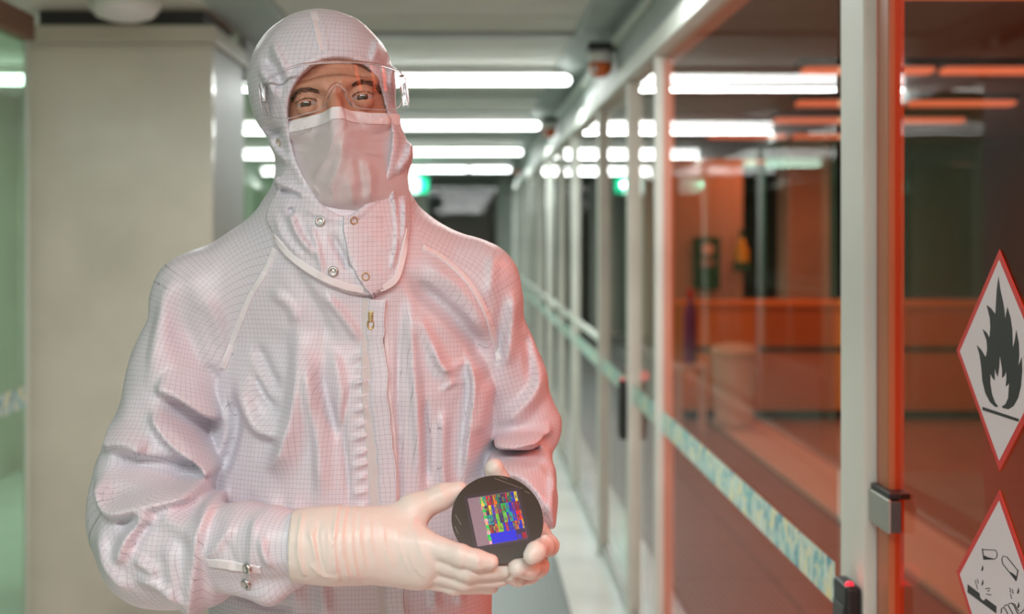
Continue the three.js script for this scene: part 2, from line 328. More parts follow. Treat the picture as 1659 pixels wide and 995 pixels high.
{ // ceiling dome near the pillar
  const g = thing('ceiling_dome', 'round white ceiling dome in front of the beige pillar', 'ceiling dome', [-1.24, 2.30, -4.6]);
  mesh('dome', lathe([[0, 0.0], [0.06, 0.003], [0.1, 0.016], [0.118, 0.035], [0.122, 0.05]]), M.plasticWhite, g);
  mesh('rim', lathe([[0.118, 0.045], [0.128, 0.05], [0.128, 0.075], [0.115, 0.08], [0.0, 0.08]]), M.white, g);
  mesh('collar', lathe([[0.1, 0.075], [0.1, 0.11], [0.13, 0.118], [0, 0.118]]), M.grey, g);
}
// card readers on the posts
[[XR - 0.013, 2.075, 'black card reader with red light on the broad post beside the sign door'], [XR - 0.021, 4.99, 'black card reader with red light on the far post along the corridor']].forEach(([x, d, label], i) => {
  const g = thing('card_reader', label, 'card reader', [x, 0.72, -d], 'card readers on the glass partition posts');
  mesh('case', box(-0.026, 0, 0, 0.235, -0.035, 0.04, 0.008), M.black, g);
  mesh('face_plate', box(-0.0285, -0.025, 0.02, 0.2, -0.025, 0.03, 0.001), M.darkGrey, g);
  const led = std(0.5, 0.01, 0.02, 0.4); led.emissive.setRGB(1, 0.02, 0.05); led.emissiveIntensity = 0.9;
  mesh('indicator_light', new THREE.SphereGeometry(0.0075, 16, 12).translate(-0.016, 0.233, 0.026), led, g);
  const l = new THREE.PointLight(0xff1020, 0.0006); l.position.set(x - 0.02, 0.972, -d + 0.03); l.castShadow = true; scene.add(l);
});
{ // lock case on the near door
  const g = thing('door_lock', 'satin metal lock case clamped on the orange door frame', 'door lock', [XR, 1.09, -1.975]);
  mesh('cover', box(-0.006, 0.0, -0.026, 0.026, -0.05, 0.045, 0.0025), M.satin, g);
  mesh('case', box(-0.001, 0.014, -0.024, 0.024, -0.048, 0.047, 0.002), M.darkGrey, g);
  mesh('strike_plate', box(-0.003, 0.03, 0.026, 0.036, -0.048, 0.04, 0.002), M.black, g);
}
// hazard signs stuck on the near door pane: points measured on the photograph, unprojected on to the pane
{
  const xs = XR + 0.0145, onPane = (u, v) => { const d = xs * FOC / (u - PU); return [-d, EYE - (v - PV) / FOC * d]; };   // [z, y]
  const ink = std(0.022, 0.023, 0.025, 0.5), paper = std(0.72, 0.68, 0.71, 0.45), redInk = std(0.62, 0.035, 0.03, 0.45);
  const cz = onPane(1620, 584)[0];
  const half = 0.138;
  const sign = (cy, label) => {
    const g = thing('hazard_sign', label, 'sign', [xs, cy, cz], null, -Math.PI / 2);
    const dia = (r, z0, z1) => { const s = new THREE.Shape([[0, r], [-r, 0], [0, -r], [r, 0]].map(([a, b]) => new THREE.Vector2(a, b))); return new THREE.ExtrudeGeometry(s, { depth: z1 - z0, bevelEnabled: false }).translate(0, 0, z0); };
    mesh('red_border', dia(half, 0, 0.0008), redInk, g);
    mesh('white_field', dia(half * 0.905, 0.0007, 0.0012), paper, g);
    return g;
  };
  const flat = (pts, g, name, cy, holes = []) => {
    const q = (l) => l.map(([u, v]) => { const [z, y] = onPane(u, v); return new THREE.Vector2(z - cz, y - cy); });
    const s = new THREE.Shape(q(pts)); for (const h of holes) s.holes.push(new THREE.Path(q(h)));
    return mesh(name, new THREE.ExtrudeGeometry(s, { depth: 0.0003, bevelEnabled: false }).translate(0, 0, 0.0012), ink, g);
  };
  const stroke = (pts, wd, closed = false) => {            // outline of a pen line in pixels
    const L = [], R = [], n = pts.length;
    for (let i = 0; i < n; i++) {
      const a = pts[Math.max(0, i - 1)], b = pts[Math.min(n - 1, i + 1)], dx = b[0] - a[0], dy = b[1] - a[1], l = Math.hypot(dx, dy) || 1;
      L.push([pts[i][0] - dy / l * wd / 2, pts[i][1] + dx / l * wd / 2]); R.unshift([pts[i][0] + dy / l * wd / 2, pts[i][1] - dx / l * wd / 2]);
    }
    return L.concat(R);
  };
  const A = ([x, y]) => [1540 + x * 0.3914, 390 + y * 0.392];
  const cy1 = onPane(1620, 584)[1], s1 = sign(cy1, 'white diamond sign with red border and black flame on the door glass');
  flat([[203, 148], [210, 200], [221, 250], [228, 292], [230, 325], [240, 275], [253, 320], [260, 370], [262, 445], [270, 415], [277, 370], [287, 425], [289, 470], [285, 520], [293, 500], [299, 482], [301, 540], [296, 600], [284, 650], [265, 684], [244, 697], [222, 692], [216, 686], [232, 676], [243, 650], [247, 588], [240, 598], [233, 602], [236, 570], [235, 540], [228, 558], [218, 568], [218, 530], [208, 472], [206, 520], [200, 562], [192, 545], [187, 525], [187, 578], [176, 565], [169, 548], [169, 590], [176, 635], [188, 668], [202, 686], [190, 688], [168, 668], [148, 630], [136, 580], [131, 520], [125, 475], [113, 432], [132, 452], [150, 482], [156, 450], [154, 415], [137, 366], [154, 380], [165, 402], [169, 360], [167, 320], [154, 266], [172, 280], [190, 304], [193, 250], [196, 200]].map(A), s1, 'flame_symbol', cy1);
  flat([[137, 687], [287, 737], [286, 749], [136, 700]].map(A), s1, 'ground_bar', cy1);
  const B = ([x, y]) => [1540 + x * 0.216, 780 + y * 0.2161];
  const cy2 = onPane(1620, 974)[1], s2 = sign(cy2, 'white diamond sign with red border and corrosion symbol on the door glass');
  const pen = (pts, w, name) => flat(stroke(pts.map(B), w), s2, name, cy2);
  pen([[252, 512], [345, 516], [356, 535], [356, 565], [340, 584], [255, 584]], 1.2, 'test_tube');
  pen([[246, 505], [258, 588]], 1.6, 'test_tube');
  flat([[260, 555], [290, 570], [335, 580], [258, 588]].map(B), s2, 'tube_liquid', cy2);
  pen([[515, 672], [430, 566], [402, 560], [392, 585], [400, 620], [498, 742]], 1.2, 'test_tube');
  pen([[515, 665], [499, 748]], 1.6, 'test_tube');
  flat([[440, 672], [475, 690], [505, 715], [498, 740]].map(B), s2, 'tube_liquid', cy2);
  const drop = (x, y, s) => flat([[x + 4 * s, y - 24 * s], [x + 9 * s, y + 4 * s], [x + 2 * s, y + 20 * s], [x - 7 * s, y + 18 * s], [x - 4 * s, y + 2 * s]].map(B), s2, 'falling_drop', cy2);
  drop(245, 652, 1); drop(246, 760, 1); drop(514, 822, 1.05); drop(516, 930, 1.05);
  flat([[136, 772], [225, 840], [228, 868], [246, 892], [262, 893], [272, 878], [352, 938], [350, 990], [134, 832]].map(B), s2, 'etched_slab', cy2);
  for (const [x, y] of [[190, 740], [206, 732], [200, 775], [450, 800], [468, 808], [456, 845]]) pen([[x, y], [x + 8, y + 12], [x + 4, y + 22], [x + 12, y + 34]], 0.9, 'vapour_line');
  for (const [a, b] of [[[270, 805], [305, 802]], [[275, 845], [312, 852]], [[285, 825], [300, 818]]]) pen([a, b], 1.3, 'splash_line');
  pen([[388, 990], [390, 955], [405, 945], [420, 960], [440, 1000], [470, 1060], [520, 1110]], 1.4, 'hand_line');
  pen([[410, 940], [425, 925], [440, 930], [470, 985], [500, 1040]], 1.4, 'hand_line');
  pen([[440, 920], [465, 912], [485, 935], [510, 990], [540, 985], [560, 960]], 1.4, 'hand_line');
  pen([[470, 915], [490, 922], [505, 955], [520, 975]], 1.4, 'hand_line');
}
// ------------------------------------------------------------------ things in the side room behind the red glass
{
  const c = thing('orange_counter', 'long orange counter block standing behind the red glass', 'counter', [3.3, 0, -10.7]);
  for (let k = 0; k < 5; k++) {
    mesh('front_panel', uvMetres(box(-1.5 + k * 0.62, -1.5 + k * 0.62 + 0.61, 0.08, 0.93, 0.18, 0.2, 0.005)), k % 2 ? M.orangeDark : M.orange, c);
  }
  mesh('body', box(-1.5, 1.6, 0.06, 0.93, -0.3, 0.18), M.orangeDark, c);
  mesh('worktop', box(-1.53, 1.63, 0.93, 0.97, -0.32, 0.24, 0.008), M.orange, c);
  mesh('kick_board', box(-1.46, 1.56, 0, 0.06, -0.28, 0.16), M.black, c);
  mesh('rail', box(-1.5, 1.6, 0.56, 0.6, 0.2, 0.22, 0.004), M.darkGrey, c);
  mesh('corner_clamp', box(1.14, 1.2, 0.84, 1.0, 0.2, 0.26, 0.004), M.darkGrey, c);

  const bin = thing('waste_bin', 'white lidded waste bin in front of the orange counter', 'bin', [2.14, 0, -10.1]);
  mesh('bucket', lathe([[0, 0.01], [0.14, 0.01], [0.15, 0.03], [0.18, 0.55], [0.185, 0.57], [0.17, 0.57], [0.14, 0.04], [0, 0.03]]), M.plasticWhite, bin);
  mesh('lid', lathe([[0.19, 0.565], [0.195, 0.6], [0.17, 0.64], [0.06, 0.665], [0, 0.668]]), M.white, bin);
  mesh('lid_knob', lathe([[0, 0.70], [0.03, 0.695], [0.03, 0.67], [0.02, 0.66]]), M.orangeDark, bin);

  const bt = thing('purple_bottle', 'tall purple bottle on a white stand behind the red glass', 'bottle', [1.72, 0.54, -9.7]);
  mesh('bottle_body', lathe([[0, 0], [0.045, 0], [0.05, 0.02], [0.05, 0.36], [0.04, 0.43], [0.02, 0.47], [0.02, 0.52], [0, 0.52]]), M.purple, bt);
  mesh('cap', lathe([[0.024, 0.5], [0.026, 0.56], [0.02, 0.57], [0, 0.57]]), M.red, bt);
  const st = thing('bottle_stand', 'narrow white stand carrying the purple bottle', 'stand', [1.72, 0, -9.7]);
  mesh('tray', box(-0.11, 0.11, 0.5, 0.54, -0.11, 0.11, 0.008), M.plasticWhite, st);
  for (const a of [-1, 1]) for (const b of [-1, 1]) mesh('leg', box(a * 0.09 - 0.012, a * 0.09 + 0.012, 0, 0.5, b * 0.09 - 0.012, b * 0.09 + 0.012, 0.003), M.plasticWhite, st);

  const cab = struct('wall_partition', [1.95, 0, -11.2]);
  mesh('partition_panel', uvMetres(box(-0.5, 0.5, 0, 2.2, -0.05, 0.0)), M.cream, cab);
  const gb = thing('first_aid_box', 'dark green wall box with white badge behind the red glass', 'wall box', [2.12, 1.05, -11.14]);
  mesh('case', box(-0.11, 0.11, 0, 0.46, -0.06, 0.05, 0.015), M.greenPlastic, gb);
  mesh('badge', lathe([[0, 0.006], [0.05, 0.006], [0.054, 0]], 28).rotateX(Math.PI / 2).translate(0, 0.35, 0.05), M.plasticWhite, gb);
  mesh('label_plate', box(-0.06, 0.06, 0.2, 0.27, 0.045, 0.054, 0.002), M.satin, gb);
  const yb = thing('eyewash_bottle', 'yellow bottle in a holder beside the green wall box', 'bottle', [2.42, 1.24, -11.1]);
  mesh('bottle_body', lathe([[0, 0], [0.055, 0], [0.06, 0.02], [0.06, 0.16], [0.03, 0.21], [0.02, 0.26], [0, 0.26]]), M.yellow, yb);
  mesh('holder', box(-0.07, 0.07, -0.03, 0.05, -0.05, 0.07, 0.01), M.greenPlastic, yb);
  mesh('nozzle', lathe([[0.018, 0.25], [0.022, 0.3], [0.01, 0.34], [0, 0.34]]), M.greenPlastic, yb);
}
// ------------------------------------------------------------------ surface tools for the figure
function nets(f, lo, hi, h) {                                // distance field -> smooth triangle mesh (dual surface nets)
  const n = [0, 1, 2].map((k) => Math.ceil((hi[k] - lo[k]) / h) + 1), [nx, ny, nz] = n, B = 6, val = new Float32Array(nx * ny * nz), at = (i, j, k) => i + nx * (j + ny * k);
  const reach = B * h * 0.87 * 1.5 + 0.012;
  for (let k0 = 0; k0 < nz; k0 += B) for (let j0 = 0; j0 < ny; j0 += B) for (let i0 = 0; i0 < nx; i0 += B) {
    const c = f(lo[0] + (i0 + B / 2) * h, lo[1] + (j0 + B / 2) * h, lo[2] + (k0 + B / 2) * h), full = Math.abs(c) < reach;
    for (let k = k0; k < Math.min(k0 + B, nz); k++) for (let j = j0; j < Math.min(j0 + B, ny); j++) for (let i = i0; i < Math.min(i0 + B, nx); i++)
      val[at(i, j, k)] = full ? f(lo[0] + i * h, lo[1] + j * h, lo[2] + k * h) : c;
  }
  const id = new Int32Array(nx * ny * nz).fill(-1), pos = [], idx = [];
  for (let k = 0; k < nz - 1; k++) for (let j = 0; j < ny - 1; j++) for (let i = 0; i < nx - 1; i++) {
    let m = 0, cx = 0, cy = 0, cz = 0, e = 0;
    const v = [val[at(i, j, k)], val[at(i + 1, j, k)], val[at(i, j + 1, k)], val[at(i + 1, j + 1, k)], val[at(i, j, k + 1)], val[at(i + 1, j, k + 1)], val[at(i, j + 1, k + 1)], val[at(i + 1, j + 1, k + 1)]];
    for (let q = 0; q < 8; q++) if (v[q] < 0) m |= 1 << q;
    if (m === 0 || m === 255) continue;
    for (let a = 0; a < 8; a++) for (let b = 1; b < 8; b <<= 1) {
      const c = a | b; if (c === a || (v[a] < 0) === (v[c] < 0)) continue;
      const t = v[a] / (v[a] - v[c]);
      cx += (a & 1) + (b === 1 ? t : 0); cy += ((a >> 1) & 1) + (b === 2 ? t : 0); cz += ((a >> 2) & 1) + (b === 4 ? t : 0); e++;
    }
    id[at(i, j, k)] = pos.length / 3; pos.push(lo[0] + (i + cx / e) * h, lo[1] + (j + cy / e) * h, lo[2] + (k + cz / e) * h);
  }
  const quad = (a, b, c, d, flip) => { if (a < 0 || b < 0 || c < 0 || d < 0) return; if (flip) idx.push(a, c, b, a, d, c); else idx.push(a, b, c, a, c, d); };
  for (let k = 1; k < nz - 1; k++) for (let j = 1; j < ny - 1; j++) for (let i = 1; i < nx - 1; i++) {
    const s = val[at(i, j, k)] < 0;
    if (s !== val[at(i + 1, j, k)] < 0) quad(id[at(i, j, k)], id[at(i, j - 1, k)], id[at(i, j - 1, k - 1)], id[at(i, j, k - 1)], s);
    if (s !== val[at(i, j + 1, k)] < 0) quad(id[at(i, j, k)], id[at(i, j, k - 1)], id[at(i - 1, j, k - 1)], id[at(i - 1, j, k)], s);
    if (s !== val[at(i, j, k + 1)] < 0) quad(id[at(i, j, k)], id[at(i - 1, j, k)], id[at(i - 1, j - 1, k)], id[at(i, j - 1, k)], s);
  }
  const g = new THREE.BufferGeometry(); g.setAttribute('position', new THREE.Float32BufferAttribute(pos, 3)); g.setIndex(idx);
  g.computeVertexNormals();
  return g;
}
// cloth coordinates: pieces(x,y,z) -> piece number, coords(piece,x,y,z) -> [s,t] metres, period in s; vertices are split along piece borders
function clothUV(g, pieceOf, coords, period) {
  const p = g.attributes.position.array, nn = g.attributes.normal.array, ix = g.index.array, map = new Map(), P2 = [], N2 = [], U2 = [], I2 = [];
  for (let t = 0; t < ix.length; t += 3) {
    const c = [0, 1, 2].map((q) => (p[ix[t] * 3 + q] + p[ix[t + 1] * 3 + q] + p[ix[t + 2] * 3 + q]) / 3), piece = pieceOf(...c), per = period(piece);
    const st = [0, 1, 2].map((q) => { const v = ix[t + q] * 3; return coords(piece, p[v], p[v + 1], p[v + 2]); });
    const mx = Math.max(st[0][0], st[1][0], st[2][0]);
    for (let q = 0; q < 3; q++) {
      const wrap = mx - st[q][0] > per / 2 ? 1 : 0, v = ix[t + q], key = (v * 16 + piece) * 2 + wrap;
      let w = map.get(key);
      if (w === undefined) { w = P2.length / 3; map.set(key, w); P2.push(p[v * 3], p[v * 3 + 1], p[v * 3 + 2]); N2.push(nn[v * 3], nn[v * 3 + 1], nn[v * 3 + 2]); U2.push(st[q][0] + wrap * per, st[q][1]); }
      I2.push(w);
    }
  }
  const o = new THREE.BufferGeometry();
  o.setAttribute('position', new THREE.Float32BufferAttribute(P2, 3)); o.setAttribute('normal', new THREE.Float32BufferAttribute(N2, 3)); o.setAttribute('uv', new THREE.Float32BufferAttribute(U2, 2)); o.setIndex(I2);
  return o;
}
class Folds {                                               // height field of cloth folds over the front of a garment, drawn as strokes
  constructor(dref, u0 = 80, v0 = -20, u1 = 980, v1 = 1020) { Object.assign(this, { dref, u0, v0, w: u1 - u0, h: v1 - v0, gain: 1, wide: 1 }); this.f = new Float32Array(this.w * this.h); }
  // a, b: reach in px to the side of cross>0 (left of a downward stroke) and cross<0; h in mm; e0, e1: how the ends fade; sharp: 0 round .. 1 creased
  stroke(pts, a, b, h, sharp = 0.4, e0 = 0.25, e1 = 0.25) {
    a *= this.wide; b *= this.wide;
    const r = Math.max(a, b), cum = [0];
    const sm = new THREE.CatmullRomCurve3(pts.map(([x, y]) => V3(x, y, 0)), false, 'centripetal').getPoints(Math.max(6, pts.length * 5)); pts = sm.map((q) => [q.x, q.y]);
    for (let i = 1; i < pts.length; i++) cum.push(cum[i - 1] + Math.hypot(pts[i][0] - pts[i - 1][0], pts[i][1] - pts[i - 1][1]));
    const L = cum[cum.length - 1], xs = pts.map((q) => q[0]), ys = pts.map((q) => q[1]);
    const x0 = Math.max(0, Math.floor(Math.min(...xs) - r - this.u0)), x1 = Math.min(this.w - 1, Math.ceil(Math.max(...xs) + r - this.u0)), y0 = Math.max(0, Math.floor(Math.min(...ys) - r - this.v0)), y1 = Math.min(this.h - 1, Math.ceil(Math.max(...ys) + r - this.v0));
    for (let y = y0; y <= y1; y++) for (let x = x0; x <= x1; x++) {
      const u = x + this.u0, v = y + this.v0; let best = 1e9, side = 1, along = 0;
      for (let i = 1; i < pts.length; i++) {
        const ax = pts[i - 1][0], ay = pts[i - 1][1], dx = pts[i][0] - ax, dy = pts[i][1] - ay, l2 = dx * dx + dy * dy || 1, t = clamp(((u - ax) * dx + (v - ay) * dy) / l2), ox = u - ax - dx * t, oy = v - ay - dy * t, d = ox * ox + oy * oy;
        if (d < best) { best = d; side = dx * oy - dy * ox; along = cum[i - 1] + Math.sqrt(l2) * t; }
      }
      const s = Math.sqrt(best) / (side > 0 ? a : b); if (s >= 1) continue;
      const q = along / L, env = (e0 > 0 ? sstep(0, e0, q) * 0.9 + 0.1 : 1) * (e1 > 0 ? sstep(0, e1, 1 - q) * 0.9 + 0.1 : 1);
      this.f[y * this.w + x] += h * 0.001 * this.gain * env * mix((1 - s * s) ** 2, (1 - s) ** 1.5, sharp);
    }
    return this;
  }
  soften(r) {                                               // round off the crests
    for (const [step, n] of [[1, this.w], [this.w, this.h]]) { const o = this.f.slice(), W = this.w, H = this.h; for (let y = r; y < H - r; y++) for (let x = r; x < W - r; x++) { let s = 0; for (let k = -r; k <= r; k++) s += o[y * W + x + k * step]; this.f[y * W + x] = s / (2 * r + 1); } }
    return this;
  }
  at(x, y) {
    const k = FOC / this.dref, u = PU + x * k - this.u0, v = PV - (y - EYE) * k - this.v0, i = Math.floor(u), j = Math.floor(v);
    if (i < 0 || j < 0 || i >= this.w - 1 || j >= this.h - 1) return 0;
    const a = u - i, b = v - j, o = j * this.w + i, f = this.f;
    return mix(mix(f[o], f[o + 1], a), mix(f[o + this.w], f[o + this.w + 1], a), b);
  }
}
function clothLine(list) {                                   // metres around and along a smooth centre line
  const pts = new THREE.CatmullRomCurve3(list.map(([u, v, d]) => P(u, v, d)), false, 'centripetal').getPoints(list.length * 9), segs = []; let len = 0;
  for (let i = 1; i < pts.length; i++) { const a = pts[i - 1], ax = pts[i].clone().sub(a), l = ax.length(); ax.divideScalar(l); const side = V3(0, 0, 1).addScaledVector(ax, -ax.z).normalize(), up = ax.clone().cross(side); segs.push([a, ax, l, len, side, up]); len += l; }
  const n = segs.length;
  return (x, y, z, R) => {
    let best = 1e9, o = [0, 0];
    segs.forEach(([a, ax, l, s, side, up], i) => {
      const px = x - a.x, py = y - a.y, pz = z - a.z, t0 = px * ax.x + py * ax.y + pz * ax.z, t = clamp(t0, 0, l), ox = px - ax.x * t, oy = py - ax.y * t, oz = pz - ax.z * t, d = ox * ox + oy * oy + oz * oz;
      if (d < best) { best = d; o = [(Math.atan2(ox * up.x + oy * up.y + oz * up.z, ox * side.x + oy * side.y + oz * side.z) + Math.PI) * R, s + (i === 0 ? Math.min(t0, l) : i === n - 1 ? Math.max(t0, 0) : t)]; }
    });
    return o;
  };
}
function chain(list) {                                       // [[u,v,d,r],...] -> tapered capsules
  const q = list.map(([u, v, d, r]) => [...P(u, v, d).toArray(), r]);
  const segs = []; let len = 0;
  for (let i = 1; i < q.length; i++) { const a = q[i - 1], b = q[i], d = [b[0] - a[0], b[1] - a[1], b[2] - a[2]], l = Math.hypot(...d); segs.push([...a, ...d, b[3] - a[3], l * l, len, l]); len += l; }
  const f = (x, y, z, k = 0.012) => {
    let r = 1e9;
    for (const s of segs) { const px = x - s[0], py = y - s[1], pz = z - s[2], t = clamp((px * s[4] + py * s[5] + pz * s[6]) / s[8]), d = Math.hypot(px - s[4] * t, py - s[5] * t, pz - s[6] * t) - s[3] - s[7] * t; r = r > 1e8 ? d : smin(r, d, k); }
    return r;
  };
  f.coords = clothLine(list);
  return f;
}
function poly2(pts) {                                        // signed distance to a closed outline (inside negative)
  return (x, y) => {
    let d = 1e9, s = 1;
    for (let i = 0, j = pts.length - 1; i < pts.length; j = i++) {
      const ex = pts[j][0] - pts[i][0], ey = pts[j][1] - pts[i][1], wx = x - pts[i][0], wy = y - pts[i][1], t = clamp((wx * ex + wy * ey) / (ex * ex + ey * ey)), bx = wx - ex * t, by = wy - ey * t;
      d = Math.min(d, bx * bx + by * by);
      const c1 = y >= pts[i][1], c2 = y < pts[j][1], c3 = ex * wy > ey * wx;
      if ((c1 && c2 && c3) || (!c1 && !c2 && !c3)) s = -s;
    }
    return s * Math.sqrt(d);
  };
}
const smoothClosed = (pts, n = 6) => new THREE.CatmullRomCurve3(pts.map(([x, y]) => V3(x, y, 0)), true, 'centripetal').getPoints(pts.length * n).slice(0, -1).map((q) => [q.x, q.y]);
const interp = (tab, x) => { if (x <= tab[0][0]) return tab[0].slice(1); for (let i = 1; i < tab.length; i++) if (x <= tab[i][0]) { const t = (x - tab[i - 1][0]) / (tab[i][0] - tab[i - 1][0]), s = t * t * (3 - 2 * t) * 0.5 + t * 0.5; return tab[i].slice(1).map((b, k) => mix(tab[i - 1][k + 1], b, s)); } return tab[tab.length - 1].slice(1); };

// ------------------------------------------------------------------ the figure's fields (world metres)
const BASE = V3(-0.17, 0, -1.6);
const foldT = new Folds(1.48), foldR = new Folds(1.45), foldL = new Folds(1.57), foldH = new Folds(1.49), foldG = new Folds(1.345), foldM = new Folds(1.46);
foldT.gain = 2.0; foldR.gain = 2.0; foldR.wide = 1.35; foldL.gain = 2.0; foldL.wide = 1.25; foldH.gain = 1.8; foldG.gain = 1.35;
// chest
foldT.stroke([[479, 520], [479, 636], [466, 696], [452, 738], [425, 772]], 22, 44, 11, 0.7, 0.35, 0.2)
  .stroke([[495, 562], [503, 640], [516, 720], [520, 820]], 16, 26, 6, 0.4)
  .stroke([[512, 585], [532, 660], [550, 725]], 15, 15, -5, 0.3)
  .stroke([[536, 560], [552, 630], [555, 700]], 16, 14, 4, 0.4)
  .stroke([[571, 618], [560, 657], [557, 711], [562, 760], [566, 830]], 8, 8, -4, 0.2)
  .stroke([[376, 618], [392, 670], [412, 697], [440, 706], [468, 704]], 18, 26, 7, 0.3)
  .stroke([[362, 640], [372, 700], [352, 765], [336, 790]], 20, 16, -8, 0.2)
  .stroke([[404, 560], [432, 610], [455, 640]], 18, 16, -5, 0.2)
  .stroke([[400, 610], [430, 655], [452, 668]], 13, 12, -5, 0.2)
  .stroke([[430, 470], [470, 500], [478, 530]], 16, 16, 3, 0.2)
  .stroke([[470, 430], [500, 480], [540, 560]], 20, 16, -3, 0.2)
  .stroke([[520, 470], [560, 520], [588, 560]], 14, 12, 4, 0.4)
  .stroke([[430, 790], [440, 850], [430, 995]], 30, 30, 5, 0.3)
  .stroke([[480, 800], [470, 900], [485, 1000]], 18, 22, 5, 0.5)
  .stroke([[520, 930], [530, 1000]], 18, 18, 5, 0.4)
  .stroke([[350, 960], [420, 985], [480, 990]], 14, 14, -4, 0.3)
  // right of the zip
  .stroke([[645, 500], [643, 600], [647, 760], [650, 900]], 7, 9, -4, 0.2)
  .stroke([[660, 470], [668, 580], [676, 680], [678, 800]], 14, 16, 5, 0.4)
  .stroke([[686, 640], [690, 726], [692, 800]], 9, 9, -6, 0.2)
  .stroke([[650, 445], [720, 503], [770, 560], [797, 615]], 24, 20, -8, 0.15)
  .stroke([[672, 415], [745, 470], [800, 560]], 24, 22, 4, 0.3)
  .stroke([[668, 500], [704, 570], [738, 640]], 20, 16, 5, 0.4)
  .stroke([[700, 560], [720, 600], [760, 590]], 10, 8, 3, 0.5)
  .stroke([[712, 640], [735, 625], [757, 628]], 8, 6, 2.5, 0.6)
  .stroke([[715, 600], [745, 612]], 7, 6, 2, 0.6)
  .stroke([[757, 580], [768, 629], [760, 706], [750, 800]], 10, 34, 9, 0.6, 0.15)
  .stroke([[720, 660], [716, 740], [722, 820]], 13, 16, 5, 0.4)
  .stroke([[803, 622], [790, 660], [776, 720]], 22, 18, 5, 0.4)
  .stroke([[700, 940], [706, 1000]], 12, 14, 5, 0.5)
  .stroke([[740, 950], [748, 1000]], 12, 12, 4, 0.4);
for (const [v, l, h] of [[578, 26, 4], [596, 16, 3], [618, 26, 5], [640, 14, 3], [662, 22, 4.5], [686, 18, 4], [707, 26, 4.5], [732, 20, 4], [752, 26, 5], [772, 16, 3.5], [796, 24, 4], [820, 18, 3.5]])
  foldT.stroke([[592, v], [592 - l * 0.6, v + 3], [592 - l, v + 9]], 7, 6, h * 0.7, 0.5, 0, 0.5);
// sleeve on the photo's left
foldR.stroke([[262, 460], [278, 549], [308, 640]], 26, 22, -8, 0.15)
  .stroke([[293, 462], [330, 525], [348, 600], [356, 660]], 22, 18, 8, 0.5)
  .stroke([[259, 440], [236, 500], [224, 629]], 14, 26, 5, 0.5)
  .stroke([[232, 632], [280, 655], [330, 690], [360, 700]], 12, 26, 9, 0.5, 0.1)
  .stroke([[240, 652], [285, 690], [330, 735], [350, 756]], 17, 17, -11, 0.1)
  .stroke([[300, 600], [322, 640], [345, 670]], 14, 14, -5, 0.2)
  .stroke([[228, 672], [262, 716], [318, 764], [334, 788]], 12, 20, 10, 0.8, 0.15, 0.1)
  .stroke([[255, 690], [290, 720], [325, 755]], 10, 8, 4, 0.5)
  .stroke([[146, 726], [190, 722], [234, 736]], 18, 24, 9, 0.7, 0.1, 0.2)
  .stroke([[160, 752], [220, 762], [280, 768], [315, 775]], 20, 18, -10, 0.1)
  .stroke([[146, 778], [180, 818], [253, 806], [328, 791]], 14, 18, 11, 0.7, 0.1, 0.1)
  .stroke([[195, 838], [225, 840], [246, 828]], 12, 12, -4, 0.2)
  .stroke([[262, 782], [300, 784], [322, 780]], 6, 6, -5, 0.3)
  .stroke([[258, 812], [226, 856], [204, 904]], 14, 14, 8, 0.6, 0.15)
  .stroke([[262, 830], [240, 856], [232, 880]], 10, 10, -5, 0.2)
  .stroke([[268, 820], [300, 830], [340, 850]], 18, 16, 5, 0.4)
  .stroke([[235, 884], [262, 900], [280, 906]], 10, 12, 5, 0.4)
  .stroke([[236, 928], [262, 922], [292, 940], [318, 966]], 10, 14, 6, 0.5)
  .stroke([[170, 840], [185, 900], [230, 950]], 16, 16, 5, 0.4)
  .stroke([[288, 850], [300, 900], [296, 960]], 12, 16, 3, 0.3)
  .stroke([[357, 791], [343, 838], [333, 921], [318, 1000]], 18, 12, 7, 0.6, 0.1, 0)
  .stroke([[400, 815], [380, 850], [352, 880]], 10, 10, 3, 0.4)
  .stroke([[432, 819], [430, 860], [424, 908]], 6, 10, 3, 0.7, 0, 0)
  .stroke([[445, 828], [452, 860], [466, 885]], 8, 8, 4, 0.5)
  .stroke([[384, 842], [398, 868], [404, 890]], 6, 6, -2, 0.3);
// sleeve on the photo's right
foldL.stroke([[798, 405], [795, 440], [792, 485]], 8, 14, 5, 0.6)
  .stroke([[832, 465], [828, 530], [818, 600]], 10, 16, 7, 0.6)
  .stroke([[812, 470], [808, 540], [806, 600]], 9, 9, -5, 0.2)
  .stroke([[876, 585], [871, 629], [840, 665], [806, 692]], 16, 20, 7, 0.6)
  .stroke([[850, 540], [858, 590], [862, 620]], 10, 10, -4, 0.2)
  .stroke([[786, 712], [840, 706], [896, 698]], 10, 12, 7, 0.6, 0.2, 0.05)
  .stroke([[786, 724], [840, 724], [884, 726]], 7, 7, -9, 0.1)
  .stroke([[786, 746], [830, 738], [862, 762], [880, 800]], 10, 14, 6, 0.6)
  .stroke([[800, 770], [850, 775], [872, 815]], 8, 8, 3, 0.5)
  .stroke([[890, 740], [880, 780], [890, 830]], 8, 8, 5, 0.4);
